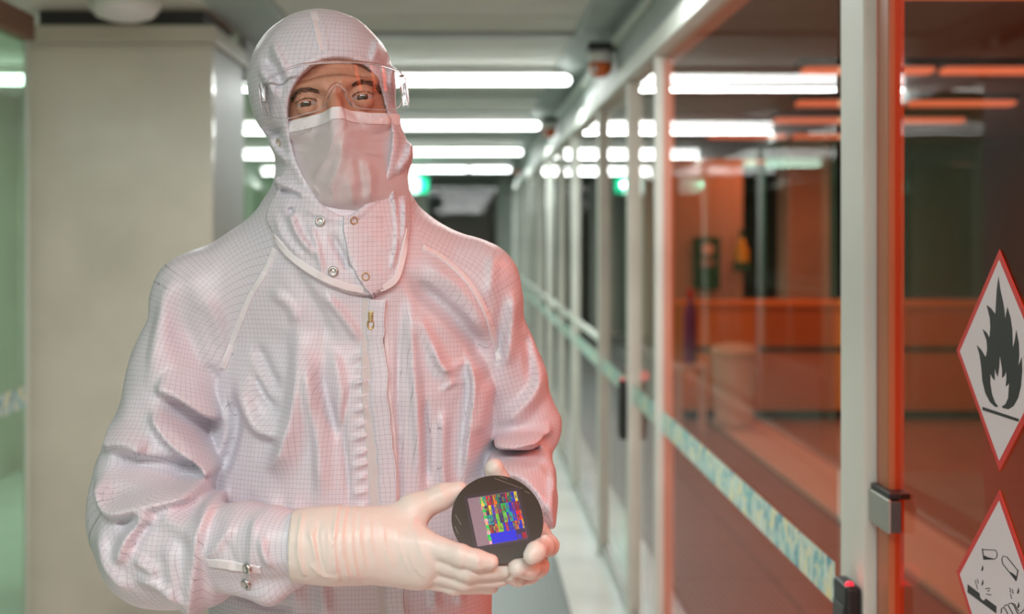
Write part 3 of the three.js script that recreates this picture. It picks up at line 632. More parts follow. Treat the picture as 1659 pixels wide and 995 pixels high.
// hood
foldH.stroke([[506, 30], [514, 60], [520, 84]], 3, 3, 1.6, 0.2, 0, 0).stroke([[518, 28], [526, 58], [531, 84]], 3, 3, 1.2, 0.2, 0, 0)
  .stroke([[424, 86], [446, 112], [462, 145]], 14, 12, -5, 0.2).stroke([[412, 100], [432, 130], [452, 165]], 12, 14, 4, 0.4)
  .stroke([[436, 60], [452, 92], [470, 128]], 12, 12, 4, 0.4).stroke([[624, 66], [622, 90], [614, 110]], 8, 8, -4, 0.2).stroke([[608, 48], [606, 80], [600, 98]], 10, 8, 4, 0.5)
  .stroke([[634, 84], [630, 110], [630, 140]], 6, 8, 3, 0.5)
  .stroke([[414, 196], [432, 206], [455, 210]], 10, 10, -5, 0.3).stroke([[420, 215], [438, 240], [466, 262]], 12, 12, 4, 0.4)
  .stroke([[428, 285], [456, 300], [500, 322]], 12, 10, 5, 0.5).stroke([[442, 304], [470, 312], [490, 322]], 8, 8, -7, 0.2)
  .stroke([[456, 330], [468, 345], [484, 380], [520, 420]], 12, 10, 6, 0.6).stroke([[466, 336], [470, 350]], 8, 8, -8, 0.1)
  .stroke([[500, 355], [516, 400], [527, 455]], 8, 8, 3, 0.5).stroke([[535, 375], [555, 410], [570, 440]], 12, 9, -4, 0.2).stroke([[490, 340], [520, 348], [545, 360]], 8, 8, 3, 0.4)
  .stroke([[440, 345], [460, 385], [500, 425]], 10, 9, 3, 0.4)
  .stroke([[668, 262], [652, 290], [630, 300]], 12, 12, -6, 0.2).stroke([[664, 215], [660, 250], [640, 280]], 12, 14, 5, 0.4)
  .stroke([[632, 300], [640, 345], [642, 390], [636, 430]], 5, 6, 3, 0.5, 0.1, 0).stroke([[650, 310], [655, 350], [650, 400]], 7, 6, 4, 0.5);
for (let k = 0; k < 9; k++) foldH.stroke([[628, 305 + k * 14], [642, 301 + k * 14]], 3, 3, 1.2, 0.3, 0.2, 0.2);

for (let k = 0; k < 2; k++) { foldT.soften(1); foldR.soften(2); foldL.soften(1); foldH.soften(1); }
const torsoTab = [[0.80, -0.150, -1.61, 0.19, 0.135], [1.05, -0.146, -1.605, 0.178, 0.128], [1.20, -0.148, -1.602, 0.185, 0.124], [1.33, -0.142, -1.60, 0.179, 0.118], [1.41, -0.132, -1.60, 0.156, 0.104], [1.46, -0.135, -1.595, 0.13, 0.085], [1.50, -0.14, -1.59, 0.08, 0.06], [1.56, -0.14, -1.59, 0.03, 0.03]];
const yoke = chain([[322, 484, 1.585, 0.050], [545, 386, 1.595, 0.080], [766, 464, 1.605, 0.050]]);
const neckC = chain([[548, 430, 1.585, 0.092], [545, 300, 1.58, 0.070]]);
const crumple = (x, y, z) => { const a = noise3(x * 26, y * 26, z * 26), b = noise3(x * 61 + 7, y * 61, z * 61); return 0.0016 * (0.5 - Math.abs(a)) + 0.0006 * (0.5 - Math.abs(b)); };
function torsoBase(x, y, z) {
  const [cx, cz, a, b] = interp(torsoTab, y), X = (x - cx), Z = (z - cz);
  const k = Math.sqrt((X / a) ** 2 + (Z / b) ** 2), k2 = Math.sqrt((X / (a * a)) ** 2 + (Z / (b * b)) ** 2) || 1e-6;
  let d = k < 0.02 ? -Math.min(a, b) : k * (k - 1) / k2; if (y > 1.46) d = Math.max(d, (y - 1.56)); 
  d = smin(d, yoke(x, y, z, 0.03), 0.07);
  return smin(d, neckC(x, y, z), 0.05);
}
const torso = (x, y, z) => torsoBase(x, y, z) - foldT.at(x, y) * sstep(-1.66, -1.58, z) - crumple(x, y, z);
const upperR = chain([[318, 484, 1.585, 0.048], [288, 600, 1.57, 0.052], [252, 765, 1.535, 0.070]]);
const foreR = chain([[236, 838, 1.51, 0.068], [262, 880, 1.475, 0.067], [318, 900, 1.445, 0.060]]);
const cuffR = chain([[335, 884, 1.435, 0.046], [400, 880, 1.405, 0.0435], [446, 880, 1.385, 0.038], [492, 884, 1.37, 0.031]]);
const drapeR = chain([[372, 938, 1.40, 0.016], [436, 952, 1.385, 0.017], [492, 926, 1.375, 0.012]]);
const upperL = chain([[770, 464, 1.605, 0.050], [812, 590, 1.615, 0.042], [846, 690, 1.62, 0.050]]);
const foreL = chain([[846, 735, 1.60, 0.037], [842, 778, 1.53, 0.039], [846, 812, 1.475, 0.037], [848, 838, 1.445, 0.03]]);
const sleeveR = (x, y, z) => {
  const a = smin(upperR(x, y, z, 0.03), foreR(x, y, z, 0.03), 0.03);
  return smin(smin(a, cuffR(x, y, z, 0.01), 0.004), drapeR(x, y, z, 0.012), 0.012) - foldR.at(x, y) * sstep(-1.60, -1.52, z) - crumple(x, y, z);
};
const sleeveL = (x, y, z) => smin(upperL(x, y, z, 0.03), foreL(x, y, z, 0.02), 0.006) - foldL.at(x, y) * sstep(-1.68, -1.60, z) - crumple(x, y, z);
function suit(x, y, z) {
  const k = mix(0.005, 0.035, sstep(1.36, 1.45, y));
  return smin(smin(torso(x, y, z), sleeveR(x, y, z), k), sleeveL(x, y, z), k);
}
// head frame: origin between the eyes, x to the photo's right, z out of the face
const ROLL = 7.4 * Math.PI / 180, HS = 1380;
const headM = new THREE.Matrix4().makeTranslation(...P(542, 161, 1.485).toArray()).multiply(new THREE.Matrix4().makeRotationZ(ROLL)).multiply(new THREE.Matrix4().makeRotationY(0.07));
const headI = headM.clone().invert(), hi = headI.elements;
const toHead = (x, y, z) => [hi[0] * x + hi[4] * y + hi[8] * z + hi[12], hi[1] * x + hi[5] * y + hi[9] * z + hi[13], hi[2] * x + hi[6] * y + hi[10] * z + hi[14]];
const HP = (u, v) => { const a = (u - 542) / HS, b = (161 - v) / HS, c = Math.cos(ROLL), s = Math.sin(ROLL); return [a * c + b * s, -a * s + b * c]; };   // pixel -> head x,y
const HU = (x, y) => { const c = Math.cos(ROLL), s = Math.sin(ROLL); return [542 + HS * (x * c - y * s), 161 - HS * (x * s + y * c)]; };
const ell = (x, y, z, cx, cy, cz, a, b, c) => { const X = x - cx, Y = y - cy, Z = z - cz, k0 = Math.hypot(X / a, Y / b, Z / c), k1 = Math.hypot(X / a / a, Y / b / b, Z / c / c) || 1e-6; return k0 < 0.05 ? -Math.min(a, b, c) : k0 * (k0 - 1) / k1; };
const openPts = smoothClosed([[465, 180], [469, 156], [481, 132], [502, 109], [528, 96], [556, 93], [586, 99], [606, 116], [618, 142], [626, 172], [633, 195], [635, 225], [629, 268], [614, 304], [590, 331], [562, 349], [540, 344], [517, 326], [495, 292], [477, 256], [468, 218]].map(([u, v]) => HP(u, v)), 4);
const opening = poly2(openPts);
const hemPx = [[425, 352], [445, 385], [475, 420], [520, 452], [560, 470], [592, 478], [600, 478], [640, 460], [656, 420], [664, 370], [662, 335], [654, 306], [646, 280], [600, 260], [500, 260], [452, 285], [445, 306], [433, 328]];
const hemPoly = poly2(hemPx);
function hood(x, y, z) {
  const [a, b, c] = toHead(x, y, z);
  const jawW = 0.080;
  let d = smin(ell(a, b, c, -0.0155, 0.030, -0.098, 0.0915, 0.0945, 0.104), ell(a, b, c, 0.002, -0.066, -0.088, jawW, 0.078, 0.088), 0.03);
  // collar: a cape that follows the shoulders down to its hem
  const kk = FOC / 1.5, cape = Math.max(torsoBase(x, y, z) - 0.0065, hemPoly(PU + x * kk, PV - (y - EYE) * kk) / kk);
  d = smin(d, smax(cape, -(y - 1.30), 0.004), 0.012);
  d = smin(d, Math.max(neckC(x, y, z) - 0.004, 1.44 - y), 0.018);
  d -= foldH.at(x, y) * sstep(-1.60, -1.54, z) + crumple(x, y, z) * 0.9;
  const o = opening(a, b);
  d -= 0.0014 * sstep(0.0095, 0.008, o) * sstep(-1.62, -1.56, z);           // sewn hem round the face
  return smax(d, -Math.max(o, -(c + 0.075)), 0.003);
}
// bare skin of the face
const eyes = [[-0.0335, -0.0005, -0.0155], [0.0335, -0.0005, -0.0155]];
function face(a, b, c) {
  let d = ell(a, b, c, -0.002, -0.002, -0.092, 0.069, 0.098, 0.089);
  const cap = (p, q, ra, rb) => { const dx = q[0] - p[0], dy = q[1] - p[1], dz = q[2] - p[2], t = clamp(((a - p[0]) * dx + (b - p[1]) * dy + (c - p[2]) * dz) / (dx * dx + dy * dy + dz * dz)); return Math.hypot(a - p[0] - dx * t, b - p[1] - dy * t, c - p[2] - dz * t) - mix(ra, rb, t); };
  for (const s of [-1, 1]) {
    d = smin(d, cap([s * 0.010, 0.019, -0.0045], [s * 0.046, 0.020, -0.024], 0.0095, 0.0085), 0.014);
    d = smin(d, cap([s * 0.024, -0.036, -0.021], [s * 0.050, -0.030, -0.042], 0.012, 0.012), 0.015);
  }
  d = smin(d, cap([0, 0.012, -0.004], [0, -0.036, 0.016], 0.0075, 0.0105), 0.012);
  for (const e of eyes) d = smax(d, -ell(a, b, c, e[0], e[1], 0.0005, 0.021, 0.0115, 0.013), 0.012);
  for (const e of eyes) {
    const s = Math.sign(e[0]);
    d = smin(d, Math.hypot(a - e[0], b - e[1], c - e[2]) - 0.0141, 0.005);
    const X = (a - e[0]) * s, w = X / 0.0145, up = 0.0021 * (1 - w * w) - 0.0004 * w, dn = -0.0031 * (1 - w * w) - 0.0004 * w;     // lid slit
    const slit = Math.max(b - e[1] - up, dn - (b - e[1]), Math.abs(X) - 0.0145, -(c - e[2]));
    d -= 0.0010 * Math.exp(-(((b - e[1] - up - 0.0042) / 0.0014) ** 2)) * sstep(0.02, 0.012, Math.abs(X)) * -1;                    // lid crease
    d = smax(d, -slit, 0.0012);
  }
  const fr = c > -0.05 ? 0.00035 * Math.sin(b * 900 + 3 * Math.sin(a * 60)) * sstep(0.028, 0.04, b) : 0;
  d += 0.0012 * Math.exp(-(((Math.abs(a - 0.001) - 0.0055) / 0.0016) ** 2)) * sstep(0.0, 0.012, b) * sstep(0.034, 0.022, b);
  return d - fr + 0.0004 * noise3(a * 220, b * 220, c * 220);
}
// gloves
const rThumb = chain([[612, 862, 1.372, 0.021], [672, 826, 1.380, 0.0160], [716, 805, 1.385, 0.0125], [744, 793, 1.386, 0.0092]]);
const rPalm = [chain([[600, 868, 1.372, 0.022], [688, 882, 1.352, 0.0155]]), chain([[598, 884, 1.370, 0.024], [693, 905, 1.352, 0.0155]]), chain([[598, 898, 1.372, 0.022], [688, 925, 1.358, 0.0145]]), chain([[598, 908, 1.375, 0.020], [676, 934, 1.366, 0.0125]])];
const rFing = [chain([[688, 882, 1.352, 0.0145], [746, 900, 1.334, 0.0112], [772, 907, 1.331, 0.0102], [795, 910.5, 1.331, 0.0084]]), chain([[693, 905, 1.352, 0.0135], [758, 925, 1.341, 0.0108], [816, 924, 1.346, 0.0086]]), chain([[688, 925, 1.358, 0.0125], [752, 940, 1.352, 0.0104], [813, 938, 1.356, 0.0084]]), chain([[676, 934, 1.366, 0.0115], [736, 949, 1.362, 0.0094], [796, 951, 1.366, 0.0078]])];
const rCuff = chain([[479, 884, 1.370, 0.0345], [500, 884, 1.370, 0.0355], [548, 884, 1.370, 0.0375], [600, 884, 1.371, 0.030]]);
foldG.stroke([[545, 828], [543, 880], [549, 938]], 5, 5, 1.6, 0.4, 0, 0).stroke([[557, 828], [556, 880], [566, 938]], 4, 5, 1.5, 0.5, 0, 0).stroke([[570, 828], [572, 880], [580, 936]], 4, 4, 1.3, 0.5, 0, 0)
  .stroke([[584, 826], [584, 870], [596, 932]], 4, 4, 1.2, 0.5).stroke([[598, 830], [602, 880], [616, 930]], 4, 4, 1.1, 0.5).stroke([[618, 836], [624, 880], [640, 934]], 4, 4, 1.0, 0.5).stroke([[642, 850], [652, 895], [672, 938]], 4, 4, 1.0, 0.5)
  .stroke([[672, 846], [684, 890], [712, 928]], 4, 4, 1.0, 0.5).stroke([[662, 880], [672, 915], [700, 942]], 4, 4, 0.9, 0.5).stroke([[676, 838], [668, 850], [664, 866]], 3, 3, 1.0, 0.4)
  .stroke([[488, 838], [486, 880], [494, 928]], 5, 5, 1.8, 0.4, 0, 0).stroke([[500, 850], [512, 880], [516, 905]], 6, 6, 1.8, 0.5).stroke([[520, 835], [516, 870], [530, 930]], 6, 6, -1.6, 0.3).stroke([[505, 905], [520, 925], [545, 935]], 5, 5, 1.5, 0.5).stroke([[530, 845], [536, 880], [534, 920]], 4, 4, 1.4, 0.5)
  .stroke([[776, 895], [772, 905], [778, 918]], 3, 3, 0.8, 0.4).stroke([[752, 888], [746, 900], [750, 915]], 3, 3, 0.7, 0.4).stroke([[716, 792], [712, 802], [718, 816]], 3, 3, 0.7, 0.4);
function gloveR(x, y, z) {
  let d = rPalm[0](x, y, z); for (let i = 1; i < 4; i++) d = smin(d, rPalm[i](x, y, z), 0.02);
  d = smin(d, rThumb(x, y, z, 0.01), 0.022);
  for (const f of rFing) d = smin(d, f(x, y, z, 0.006), 0.0016);
  d = smin(d, rCuff(x, y, z, 0.02), 0.02);
  d = Math.max(d, -(x - P(474, 884, 1.37).x));
  return d - foldG.at(x, y) * sstep(-1.395, -1.37, z) - 0.0004 * noise3(x * 130, y * 130, z * 130);
}
const lPalm = [chain([[850, 842, 1.447, 0.026], [856, 872, 1.425, 0.021]]), chain([[840, 846, 1.442, 0.022], [842, 884, 1.42, 0.018]])];
const lFing = [chain([[868, 862, 1.425, 0.015], [888, 884, 1.395, 0.0108], [881, 885, 1.36, 0.0102], [868, 894, 1.326, 0.0098], [861, 901, 1.322, 0.0088]]),
  chain([[860, 880, 1.42, 0.0145], [872, 918, 1.392, 0.0108], [858, 921, 1.346, 0.0105], [838, 920, 1.333, 0.0096]]),
  chain([[848, 884, 1.42, 0.0135], [856, 930, 1.392, 0.0102], [838, 934, 1.365, 0.0098], [828, 931, 1.352, 0.009]])];
const lThumb = chain([[836, 842, 1.443, 0.018], [818, 806, 1.42, 0.0135], [806, 778, 1.408, 0.0118], [801, 759, 1.402, 0.0108]]);
function gloveL(x, y, z) {
  let d = smin(lPalm[0](x, y, z), lPalm[1](x, y, z), 0.02);
  d = smin(d, lThumb(x, y, z, 0.008), 0.012);
  for (const f of lFing) d = smin(d, f(x, y, z, 0.007), 0.004);
  return d - 0.0005 * noise3(x * 150, y * 150, z * 150);
}
// ------------------------------------------------------------------ the figure's materials
const gridTex = canvasTex(512, 512, (c, w) => {              // white antistatic cloth: fine grey carbon threads every 5.6 mm
  c.fillStyle = '#f4f2f5'; c.fillRect(0, 0, w, w);
  for (let i = 0; i < 9000; i++) { c.fillStyle = `rgba(${rnd() < 0.5 ? '255,255,255' : '205,203,212'},0.16)`; c.fillRect(rnd() * w, rnd() * w, 1 + rnd() * 3, 1); }
  c.fillStyle = 'rgba(146,140,150,0.54)';
  for (let i = 0; i < 8; i++) { c.fillRect(i * 64 + 30, 0, 3.6, w); c.fillRect(0, i * 64 + 30, w, 3.6); }
}, 1 / 0.0448, 1 / 0.0448);
const cloth = std(0.79, 0.80, 0.845, 0.40, { map: gridTex, sheen: 0.25, sheenRoughness: 0.4 });
const clothPlain = std(0.82, 0.815, 0.84, 0.45);
const zipCloth = std(0.62, 0.63, 0.63, 0.7);
const skinMat = std(1, 1, 1, 0.48, { vertexColors: true });
const latex = std(0.80, 0.76, 0.69, 0.42, { clearcoat: 0.15, clearcoatRoughness: 0.4 });
const weave = canvasTex(64, 64, (c) => {
  c.fillStyle = '#808080'; c.fillRect(0, 0, 64, 64); c.fillStyle = '#ffffff';
  for (const [x, y] of [[16, 16], [48, 48]]) { c.beginPath(); c.ellipse(x, y, 13, 8, 0.7, 0, 7); c.fill(); }
  c.fillStyle = '#202020'; for (const [x, y] of [[48, 16], [16, 48]]) { c.beginPath(); c.ellipse(x, y, 9, 6, 0.7, 0, 7); c.fill(); }
}, 1 / 0.0026, 1 / 0.0026, false);
const weaveCol = canvasTex(64, 64, (c) => {
  c.fillStyle = '#efe9ea'; c.fillRect(0, 0, 64, 64); c.fillStyle = '#b9acb0'; for (const [x, y] of [[48, 16], [16, 48]]) { c.beginPath(); c.ellipse(x, y, 9, 7, 0.7, 0, 7); c.fill(); }
}, 1 / 0.0026, 1 / 0.0026);
const maskMat = std(0.84, 0.81, 0.82, 0.6, { bumpMap: weave, bumpScale: 0.0006, map: weaveCol });
const maskBandMat = std(0.85, 0.83, 0.85, 0.55);
const lensMat = std(0.97, 0.975, 0.98, 0.0, { transmission: 1, thickness: 0, ior: 1.5, specularIntensity: 0.5 });
const rimMat = std(0.95, 0.93, 0.96, 0.03, { transmission: 1, thickness: 0.004, ior: 1.49 });
const browMat = std(0.05, 0.03, 0.019, 0.6);

const person = thing('person', 'person in white hooded cleanroom coverall, mask, clear goggles and gloves holding a wafer', 'person', BASE.toArray());
const own = (g) => g.translate(-BASE.x, -BASE.y, -BASE.z);
const put = (name, g, m, parent = person) => mesh(name, own(g), m, parent);
const inHead = (g) => g.applyMatrix4(headM);

// coverall
const lineR = clothLine([[470, 372, 1.6], [390, 410, 1.595], [318, 478, 1.585], [276, 600, 1.57], [248, 765, 1.535], [236, 838, 1.50], [275, 882, 1.47], [335, 888, 1.435], [400, 882, 1.405], [492, 884, 1.37]]);
const lineL = clothLine([[640, 380, 1.6], [710, 410, 1.6], [776, 456, 1.605], [816, 590, 1.615], [842, 690, 1.62], [846, 735, 1.60], [842, 778, 1.53], [848, 838, 1.445]]);
const seamR = [[300, 480], [402, 446], [440, 430], [480, 406], [540, 382], [600, 360]], seamL = [[300, 650], [400, 684], [416, 715], [458, 760], [512, 790], [585, 809]];
const pieceOf = (x, y, z) => {                               // raglan sleeves: the seams part them from the chest
  const k = FOC / 1.5, u = PU + x * k, v = PV - (y - EYE) * k;
  if (v < 598) return u < interp(seamR, v)[0] ? 1 : u > interp(seamL, v)[0] ? 2 : 0;
  const r = sleeveR(x, y, z), l = sleeveL(x, y, z), t = torso(x, y, z), m = Math.min(r, l, t);
  return m === t || (m === r && v < 770 && u > 368) ? 0 : m === r ? 1 : 2;
};
const RAD = [0.165, 0.063, 0.05];
const clothCoords = (k, x, y, z) => k === 0 ? (() => { const [cx, cz] = interp(torsoTab, Math.min(y, 1.4)); return [(Math.atan2(x - cx, z - cz) + Math.PI) * 0.165, y]; })() : (k === 1 ? lineR : lineL)(x, y, z, RAD[k]);
const period = (k) => RAD[k] * 2 * Math.PI;
const bodyG = clothUV(nets(suit, [-0.53, 0.93, -1.80], [0.19, 1.62, -1.33], 0.0032), pieceOf, clothCoords, period);
console.log('suit triangles', bodyG.index.count / 3);
// trousers and boots below the picture
const legs = [[-0.235, -1.61], [-0.055, -1.60]];
const trousers = (x, y, z) => {
  let d = y > 0.78 ? torsoBase(x, Math.max(y, 0.8), z) : 1;
  for (const [lx, lz] of legs) {
    const t = clamp((y - 0.06) / 0.85), r = mix(0.066, 0.098, t), L = Math.max(Math.hypot(x - lx, z - lz) - r, 0.03 - y, y - 0.93);
    d = smin(d, L, 0.04);
    d = smin(d, ell(x, y, z, lx, 0.05, lz + 0.06, 0.055, 0.05, 0.145), 0.03);
  }
  return Math.max(smin(d, ell(x, y, z, -0.148, 0.88, -1.608, 0.185, 0.13, 0.135), 0.05), 0.002 - y, y - 0.945) - 0.004 * noise3(x * 9, y * 7, z * 9);
};
const legG = clothUV(nets(trousers, [-0.40, -0.02, -1.80], [0.10, 0.97, -1.36], 0.011), () => 0, (k, x, y, z) => [(Math.atan2(x + 0.146, z + 1.605) + Math.PI) * 0.165, y], () => 0.165 * 2 * Math.PI);
const coverall = put('coverall', mergeGeometries([bodyG, legG]), cloth);
coverall.userData.label = 'white coverall with fine grey thread grid';

// ---- points on a garment under a photo pixel
function hit(f, u, v, d0 = 1.2) {
  const r = P(u, v, 1); let d = d0;
  for (let i = 0; i < 160; i++) { const s = f(r.x * d, EYE + (r.y - EYE) * d, r.z * d); if (s < 0.0002) break; d += Math.max(s * 0.6, 0.0002); if (d > 2.2) break; }
  return P(u, v, d);
}
function gradient(f, p) { const e = 0.0015; return V3(f(p.x + e, p.y, p.z) - f(p.x - e, p.y, p.z), f(p.x, p.y + e, p.z) - f(p.x, p.y - e, p.z), f(p.x, p.y, p.z + e) - f(p.x, p.y, p.z - e)).normalize(); }
function ribbon(f, pts, w, th, n, o = {}) {                  // strip of cloth lying on a garment
  const curve = new THREE.CatmullRomCurve3(pts.map(([u, v]) => V3(u, v, 0)), false, 'centripetal'), c = curve.getSpacedPoints(n).map((q) => hit(f, q.x, q.y, o.d0));
  const sm = c.map((p, i) => { const a = c[Math.max(0, i - 1)], b = c[Math.min(n, i + 1)]; return a.clone().add(b).add(p).add(p).multiplyScalar(0.25); });
  const pos = [], uv = [], idx = [], prof = o.prof || [[-1, -0.6], [-0.96, 0.8], [-0.7, 1], [0, 0.85], [0.7, 1], [0.96, 0.8], [1, -0.6]], m = prof.length; let s = 0;
  for (let i = 0; i <= n; i++) {
    const p = sm[i], t = sm[Math.min(n, i + 1)].clone().sub(sm[Math.max(0, i - 1)]).normalize(), nn = gradient(f, p), side = t.clone().cross(nn).normalize();
    if (i) s += p.distanceTo(sm[i - 1]);
    const ww = w * (o.width ? o.width(i / n) : 1), puck = o.pucker ? o.pucker * (0.5 + 0.5 * noise3(i * 0.9, 3.3, 1)) * (i % 2 ? 1 : -0.6) : 0;
    prof.forEach(([a, b], k) => {
      const edge = o.ruffle ? o.ruffle * noise3(i * 0.33, a * 2.3, 5) : 0, q = p.clone().addScaledVector(side, a * ww / 2 + edge).addScaledVector(nn, b * th + puck * (1 - a * a * 0.5) + (o.lift || 0));
      pos.push(q.x, q.y, q.z); uv.push(a * ww / 2, s);
      if (i < n && k < m - 1) { const A = i * m + k; idx.push(A, A + 1, A + m, A + 1, A + m + 1, A + m); }
    });
  }
  const g = new THREE.BufferGeometry(); g.setAttribute('position', new THREE.Float32BufferAttribute(pos, 3)); g.setAttribute('uv', new THREE.Float32BufferAttribute(uv, 2)); g.setIndex(idx); g.computeVertexNormals(); return g;
}
put('seam_tape', ribbon(suit, [[446, 402], [430, 440], [406, 480], [382, 540], [361, 598]], 0.0085, 0.0017, 60, { pucker: 0.0022 }), clothPlain, coverall);
put('seam_tape', ribbon(suit, [[684, 400], [715, 416], [760, 458], [790, 512], [809, 585]], 0.0085, 0.0017, 64, { pucker: 0.0022 }), clothPlain, coverall);
put('zip_tape', ribbon(suit, [[594, 480], [594, 560], [594, 640], [601, 720], [607, 800], [612, 900], [622, 1000]], 0.012, 0.0008, 60, {}), zipCloth, coverall);
const placket = put('placket', ribbon(suit, [[609, 484], [606, 540], [612, 610], [612, 650], [620, 710], [625, 770], [629, 860], [640, 1000]], 0.0225, 0.0085, 90, { ruffle: 0.0014, pucker: 0.0004, prof: [[-1, 0.5], [-0.98, 0.95], [-0.85, 1.0], [-0.3, 0.7], [0.3, 0.5], [0.8, 0.25], [1, -0.3]], d0: 1.2 }), cloth, coverall);
placket.userData.label = 'loose front flap beside the zip';
put('placket_seam', ribbon(suit, [[622, 484], [626, 560], [630, 640], [638, 720], [643, 800], [650, 900], [658, 1000]], 0.006, 0.0014, 150, { pucker: 0.0012 }), clothPlain, coverall);
{
  const p = hit(suit, 601, 512), g = [];
  g.push(box(-0.0032, 0.0032, -0.005, 0.006, 0, 0.004, 0.0012).translate(p.x, p.y, p.z + 0.001)); g.push(new THREE.TorusGeometry(0.0036, 0.0011, 8, 20).scale(1, 1.5, 1).translate(p.x, p.y - 0.0095, p.z + 0.004));
  g.push(box(-0.0018, 0.0018, -0.007, 0.003, 0.003, 0.005, 0.0008).translate(p.x, p.y, p.z + 0.001));
  put('zip_slider', mergeGeometries(g.map((q) => (q.index ? q.toNonIndexed() : q)).map((q) => { q.deleteAttribute('uv'); return q; })), M.brass, coverall);
}
// snap fasteners: ring, dished socket
function snap(f, u, v, parent, s = 1, ringOnly = false) {
  const p = hit(f, u, v), n = gradient(f, p), q = new THREE.Quaternion().setFromUnitVectors(V3(0, 1, 0), n);
  const g = ringOnly ? new THREE.TorusGeometry(0.0042 * s, 0.0007 * s, 10, 28).rotateX(Math.PI / 2) : lathe([[0, 0.0010], [0.0012, 0.0011], [0.0016, 0.0004], [0.0026, 0.0003], [0.0032, 0.0012], [0.0036, 0.0020], [0.0044, 0.0023], [0.0054, 0.0017], [0.0059, 0.0006], [0.006, -0.001]], 30).scale(s, s, s);
  put('snap_fastener', g.applyQuaternion(q).translate(p.x + n.x * 0.0012, p.y + n.y * 0.0012, p.z + n.z * 0.0012), ringOnly ? M.brass : M.steel, parent);
}
// hood with collar
const hoodG = clothUV(nets(hood, [-0.30, 1.28, -1.76], [0.02, 1.815, -1.40], 0.0028), () => 0, (k, x, y, z) => [(Math.atan2(x + 0.155, z + 1.585) + Math.PI) * 0.092, y], () => 0.092 * 2 * Math.PI);
console.log('hood triangles', hoodG.index.count / 3);
const hoodM = put('hood', hoodG, cloth);
hoodM.userData.label = 'white hood with cape collar';
put('collar_hem', ribbon(hood, [[428, 356], [447, 388], [476, 419], [520, 448], [560, 464], [590, 470]], 0.009, 0.0012, 60, { pucker: 0.0004 }), clothPlain, hoodM);
put('collar_hem', ribbon(hood, [[600, 472], [622, 466], [640, 454], [652, 420], [660, 372]], 0.008, 0.0012, 40, { pucker: 0.0005 }), clothPlain, hoodM);
put('crown_seam', ribbon(hood, [[508, 18], [515, 48], [523, 82]], 0.009, 0.0006, 30, {}), clothPlain, hoodM);
{ // overlapping front flap of the collar
  const L = [[352, 556, 0.2], [372, 555, 1], [400, 561, 1], [425, 568, 1], [446, 577, 1], [462, 587, 1], [475, 598, 1], [482, 604, 1]], R = [[352, 632], [400, 640], [440, 640], [482, 632]];
  const pos = [], uv = [], idx = [], ny = 44, nx = 26;
  for (let j = 0; j <= ny; j++) {
    const v = mix(352, 480, j / ny), l = interp(L, v)[0], r = interp(R, v)[0];
    for (let i = -1; i <= nx; i++) {
      const s = Math.max(i, 0) / nx, u = mix(l, r, s), p = hit(hood, u, v), n = gradient(hood, p), h = i < 0 ? -0.001 : mix(0.0042, -0.0012, s ** 1.5) + 0.0006 * noise3(u * 0.06, v * 0.06, 2);
      p.addScaledVector(n, h); pos.push(p.x, p.y, p.z); uv.push((u - 560) / 1380, v / 1380 * 1.01 + 0.003 * s);
      if (j < ny && i < nx) { const a = j * (nx + 2) + i + 1; idx.push(a, a + nx + 2, a + 1, a + 1, a + nx + 2, a + nx + 3); }
    }
  }
  const g = new THREE.BufferGeometry(); g.setAttribute('position', new THREE.Float32BufferAttribute(pos, 3)); g.setAttribute('uv', new THREE.Float32BufferAttribute(uv, 2)); g.setIndex(idx); g.computeVertexNormals();
  put('collar_flap', g, cloth, hoodM);
}
for (const [u, v] of [[519, 359], [540, 440]]) snap(hood, u, v, hoodM, 1.05);
for (const [u, v] of [[573, 357], [592, 448]]) snap((x, y, z) => hood(x, y, z) - 0.0035, u, v, hoodM, 1, true);
for (const [u, v] of [[452, 231], [645, 200]]) snap(hood, u, v, hoodM, 0.9, true);
for (const [u, v] of [[402, 921], [400, 945]]) snap(suit, u, v, coverall, 1.1);
put('cuff_hem', ribbon(suit, [[336, 912], [365, 915], [400, 921], [424, 924]], 0.011, 0.0012, 34, { pucker: 0.0006 }), clothPlain, coverall);

// face, eyes, brows
const faceG = inHead(nets(face, [-0.082, -0.10, -0.20], [0.082, 0.12, 0.045], 0.0019));
{
  const p = faceG.attributes.position, col = new Float32Array(p.count * 3);
  for (let i = 0; i < p.count; i++) {
    const [a, b, c] = toHead(p.getX(i), p.getY(i), p.getZ(i)), n = 0.5 + 0.5 * noise3(a * 260, b * 260, c * 260), m = 0.5 + 0.5 * noise3(a * 55 + 4, b * 55, c * 55);
    const pink = 0.55 * Math.exp(-((a / 0.014) ** 2 + ((b + 0.025) / 0.016) ** 2)) + 0.3 * m, fr = 0.9 + 0.1 * n;
    col.set([mix(0.60, 0.66, pink) * fr, mix(0.315, 0.28, pink) * fr, mix(0.205, 0.18, pink) * fr], i * 3);
  }
  faceG.setAttribute('color', new THREE.BufferAttribute(col, 3));
}
const body = put('body', faceG, skinMat);
body.userData.label = 'bare skin round the eyes and nose bridge';
